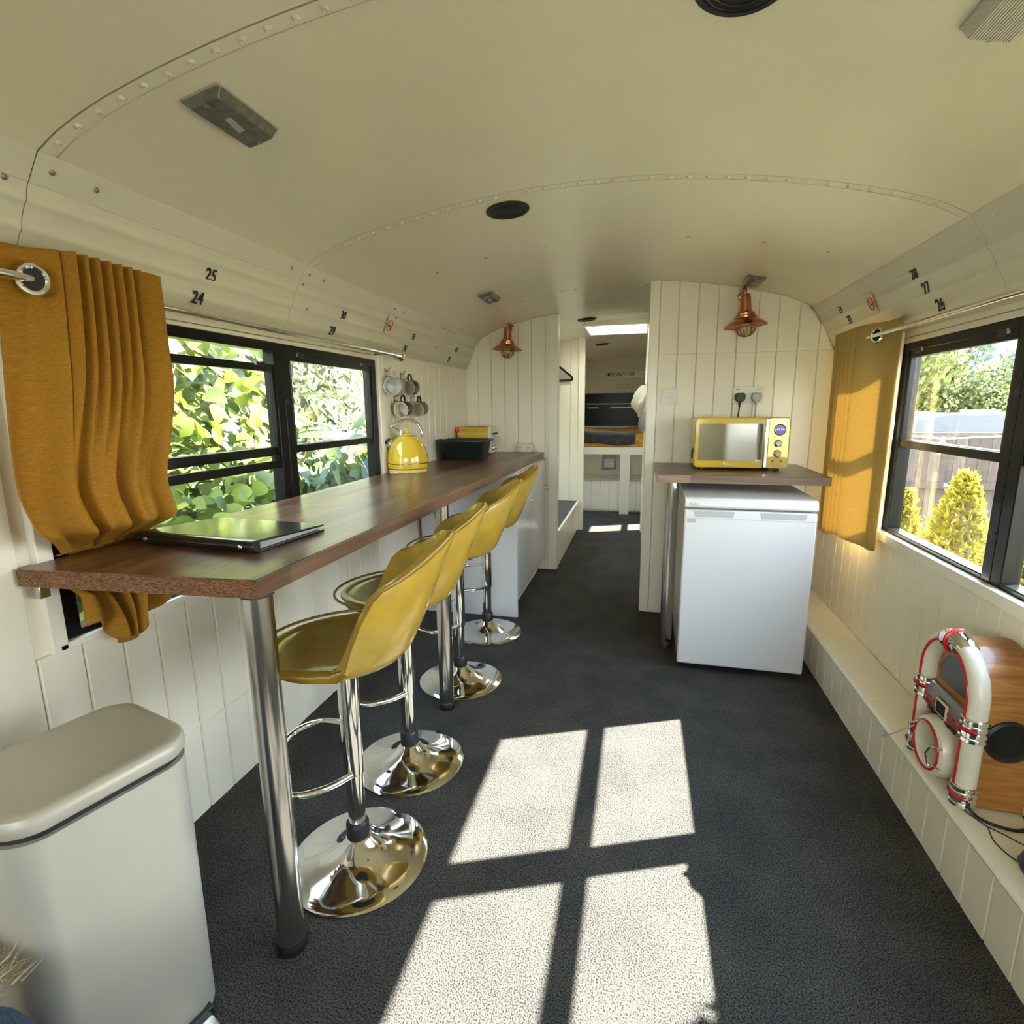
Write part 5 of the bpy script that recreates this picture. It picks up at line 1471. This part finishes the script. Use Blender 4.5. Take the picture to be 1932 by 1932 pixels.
def caravan(loc, rz, lab, ln=4.6, hgt=2.35):
    t = thing('caravan', lab, 'caravan', loc, rz)
    w = 2.1
    wm = 'carav'
    prof = [(-ln / 2, .45), (-ln / 2 - .05, .9), (-ln / 2 + .15, 1.55), (-ln / 2 + .65, hgt - .12), (-ln / 2 + 1.3, hgt), (ln / 2 - .9, hgt), (ln / 2 - .3, hgt - .18), (ln / 2, 1.5), (ln / 2, .45)]
    MB().prism(prof, 1, -w / 2, w / 2).build('body', wm, t, bevel=.05, seg=3)
    for (x0, x1, z0, z1) in ((-1.15, -.35, 1.15, 1.72), (.35, 1.25, 1.15, 1.72)):
        wn_ = MB().prism(rrect(x1 - x0, z1 - z0, .07, 4, (x0 + x1) / 2, (z0 + z1) / 2), 1, -w / 2 - .02, -w / 2 + .01).build('window', 'carwin', t)
        MB().prism(rrect(x1 - x0 - .12, z1 - z0 - .12, .05, 4, (x0 + x1) / 2, (z0 + z1) / 2), 1, -w / 2 - .026, -w / 2 - .018).build('pane', 'carpane', wn_)
    MB().prism([(-ln / 2 + .28, 1.2), (-ln / 2 + .72, 1.85), (-ln / 2 + .95, 1.85), (-ln / 2 + .55, 1.2)], 1, -w / 2 - .015, -w / 2 + .01).build('front_stripe', 'trim', t)
    MB().box((-ln / 2 + .2, -w / 2 - .02, 1.0), (ln / 2 - .1, -w / 2, 1.03)).build('waist_trim', 'carwin', t)
    MB().box((-.3, -.35, hgt), (.35, .35, hgt + .08)).build('roof_light', 'trim', t, bevel=.03)
    for x in (-.3, .3):
        MB().cyl((x, -w / 2 + .02, .3), (x, -w / 2 + .2, .3), .3, n=20).build('wheel', 'blackpl', t)
M['carav'] = pmat('caravan_white', (.075, .079, .090), .35)
M['carwin'] = pmat('caravan_window_frame', (.015, .015, .018), .4)
M['carpane'] = pmat('caravan_pane', (.07, .07, .09), .15)
caravan((9.0, 17.6, -1.35), R(-8), 'white touring caravan parked beyond the fence')
caravan((14.6, 16.0, -1.35), R(-14), 'white touring caravan at the right, partly behind the window post')
caravan((8.2, 22.5, -1.35), R(6), 'white touring caravan farther back on the left')

def tree(lab, loc, h, r, n, seed, cols, squash=1.0):
    rnd = random.Random(seed)
    t = thing('broadleaf_tree', lab, 'tree', loc)
    mb = MB()
    blobs = [(Vector((rnd.gauss(0, r * .38), rnd.gauss(0, r * .38), h * .58 + rnd.gauss(0, h * .15))), r * rnd.uniform(.38, .62)) for _ in range(11)]
    for k in range(int(n * 2.4)):
        c, br_ = rnd.choice(blobs)
        d = Vector((rnd.gauss(0, 1), rnd.gauss(0, 1), rnd.gauss(0, 1))).normalized()
        p = c + d * br_ * rnd.uniform(.75, 1.05)
        nr = (d + Vector((rnd.gauss(0, .5), rnd.gauss(0, .5), rnd.gauss(0, .5)))).normalized(); u = nr.orthogonal().normalized(); w = nr.cross(u); q = r * rnd.uniform(.035, .07)
        mb.add([p + u * q, p + w * q * .7, p - u * q * .8, p - w * q * .6], [(0, 1, 2, 3)])
    me = bpy.data.meshes.new('foliage'); me.from_pydata(mb.v, [], mb.f); me.materials.append(leaf_mat('tree_foliage', *cols, True, .35))
    o = bpy.data.objects.new('foliage', me); COL.objects.link(o); o.parent = t; o['kind'] = 'stuff'
    MB().tube([(0, 0, 0), (.1, 0, h * .3), (0, .1, h * .62)], [r * .09, r * .07, r * .03], 10).build('trunk', pmat('tree_bark', (.10, .08, .06), .9), t)
TG = ((.04, .06, .014), (.17, .18, .045)); TB = ((.03, .05, .035), (.10, .13, .075))
tree('yellow green tree left in the right window view', (17.5, 42, -2), 8.2, 3.6, 2200, 41, TG)
tree('bright yellow green tree in the middle of the right window view', (20.5, 40, -2), 6.0, 2.6, 1600, 42, TG)
tree('grey green tree behind the caravan roofs', (24.5, 46, -2), 7.0, 4.2, 2200, 43, TB)
tree('tall grey green tree high on the hillside', (31, 66, 2.5), 8.5, 3.6, 1800, 44, TB)
tree('bright bush behind the caravan at the right', (23.0, 37, -2), 4.2, 2.4, 1400, 45, TG)
tree('grey green tree at the far right of the window view', (34, 52, -1), 9.5, 4.4, 2200, 46, TB)
tree('small pale tree at the far left of the window view', (14.6, 45, -2), 6.5, 3.0, 1500, 47, TB)
mb = MB(); rows = []
for i in range(14):
    d = i / 13
    rows.append([(5 + j * 4.0, 58 + d * 60 - .3 * j, -2 + 22 * d + 1.5 * noise.noise((j * .4, d * 3, 1))) for j in range(24)])
hl = mb.grid(rows).build('hill', pmat('hill_meadow', (.15, .125, .04), .95, nscale=.5, namt=.3)); hl['kind'] = 'structure'; hl['label'] = 'sunlit yellow meadow hillside behind the trees'
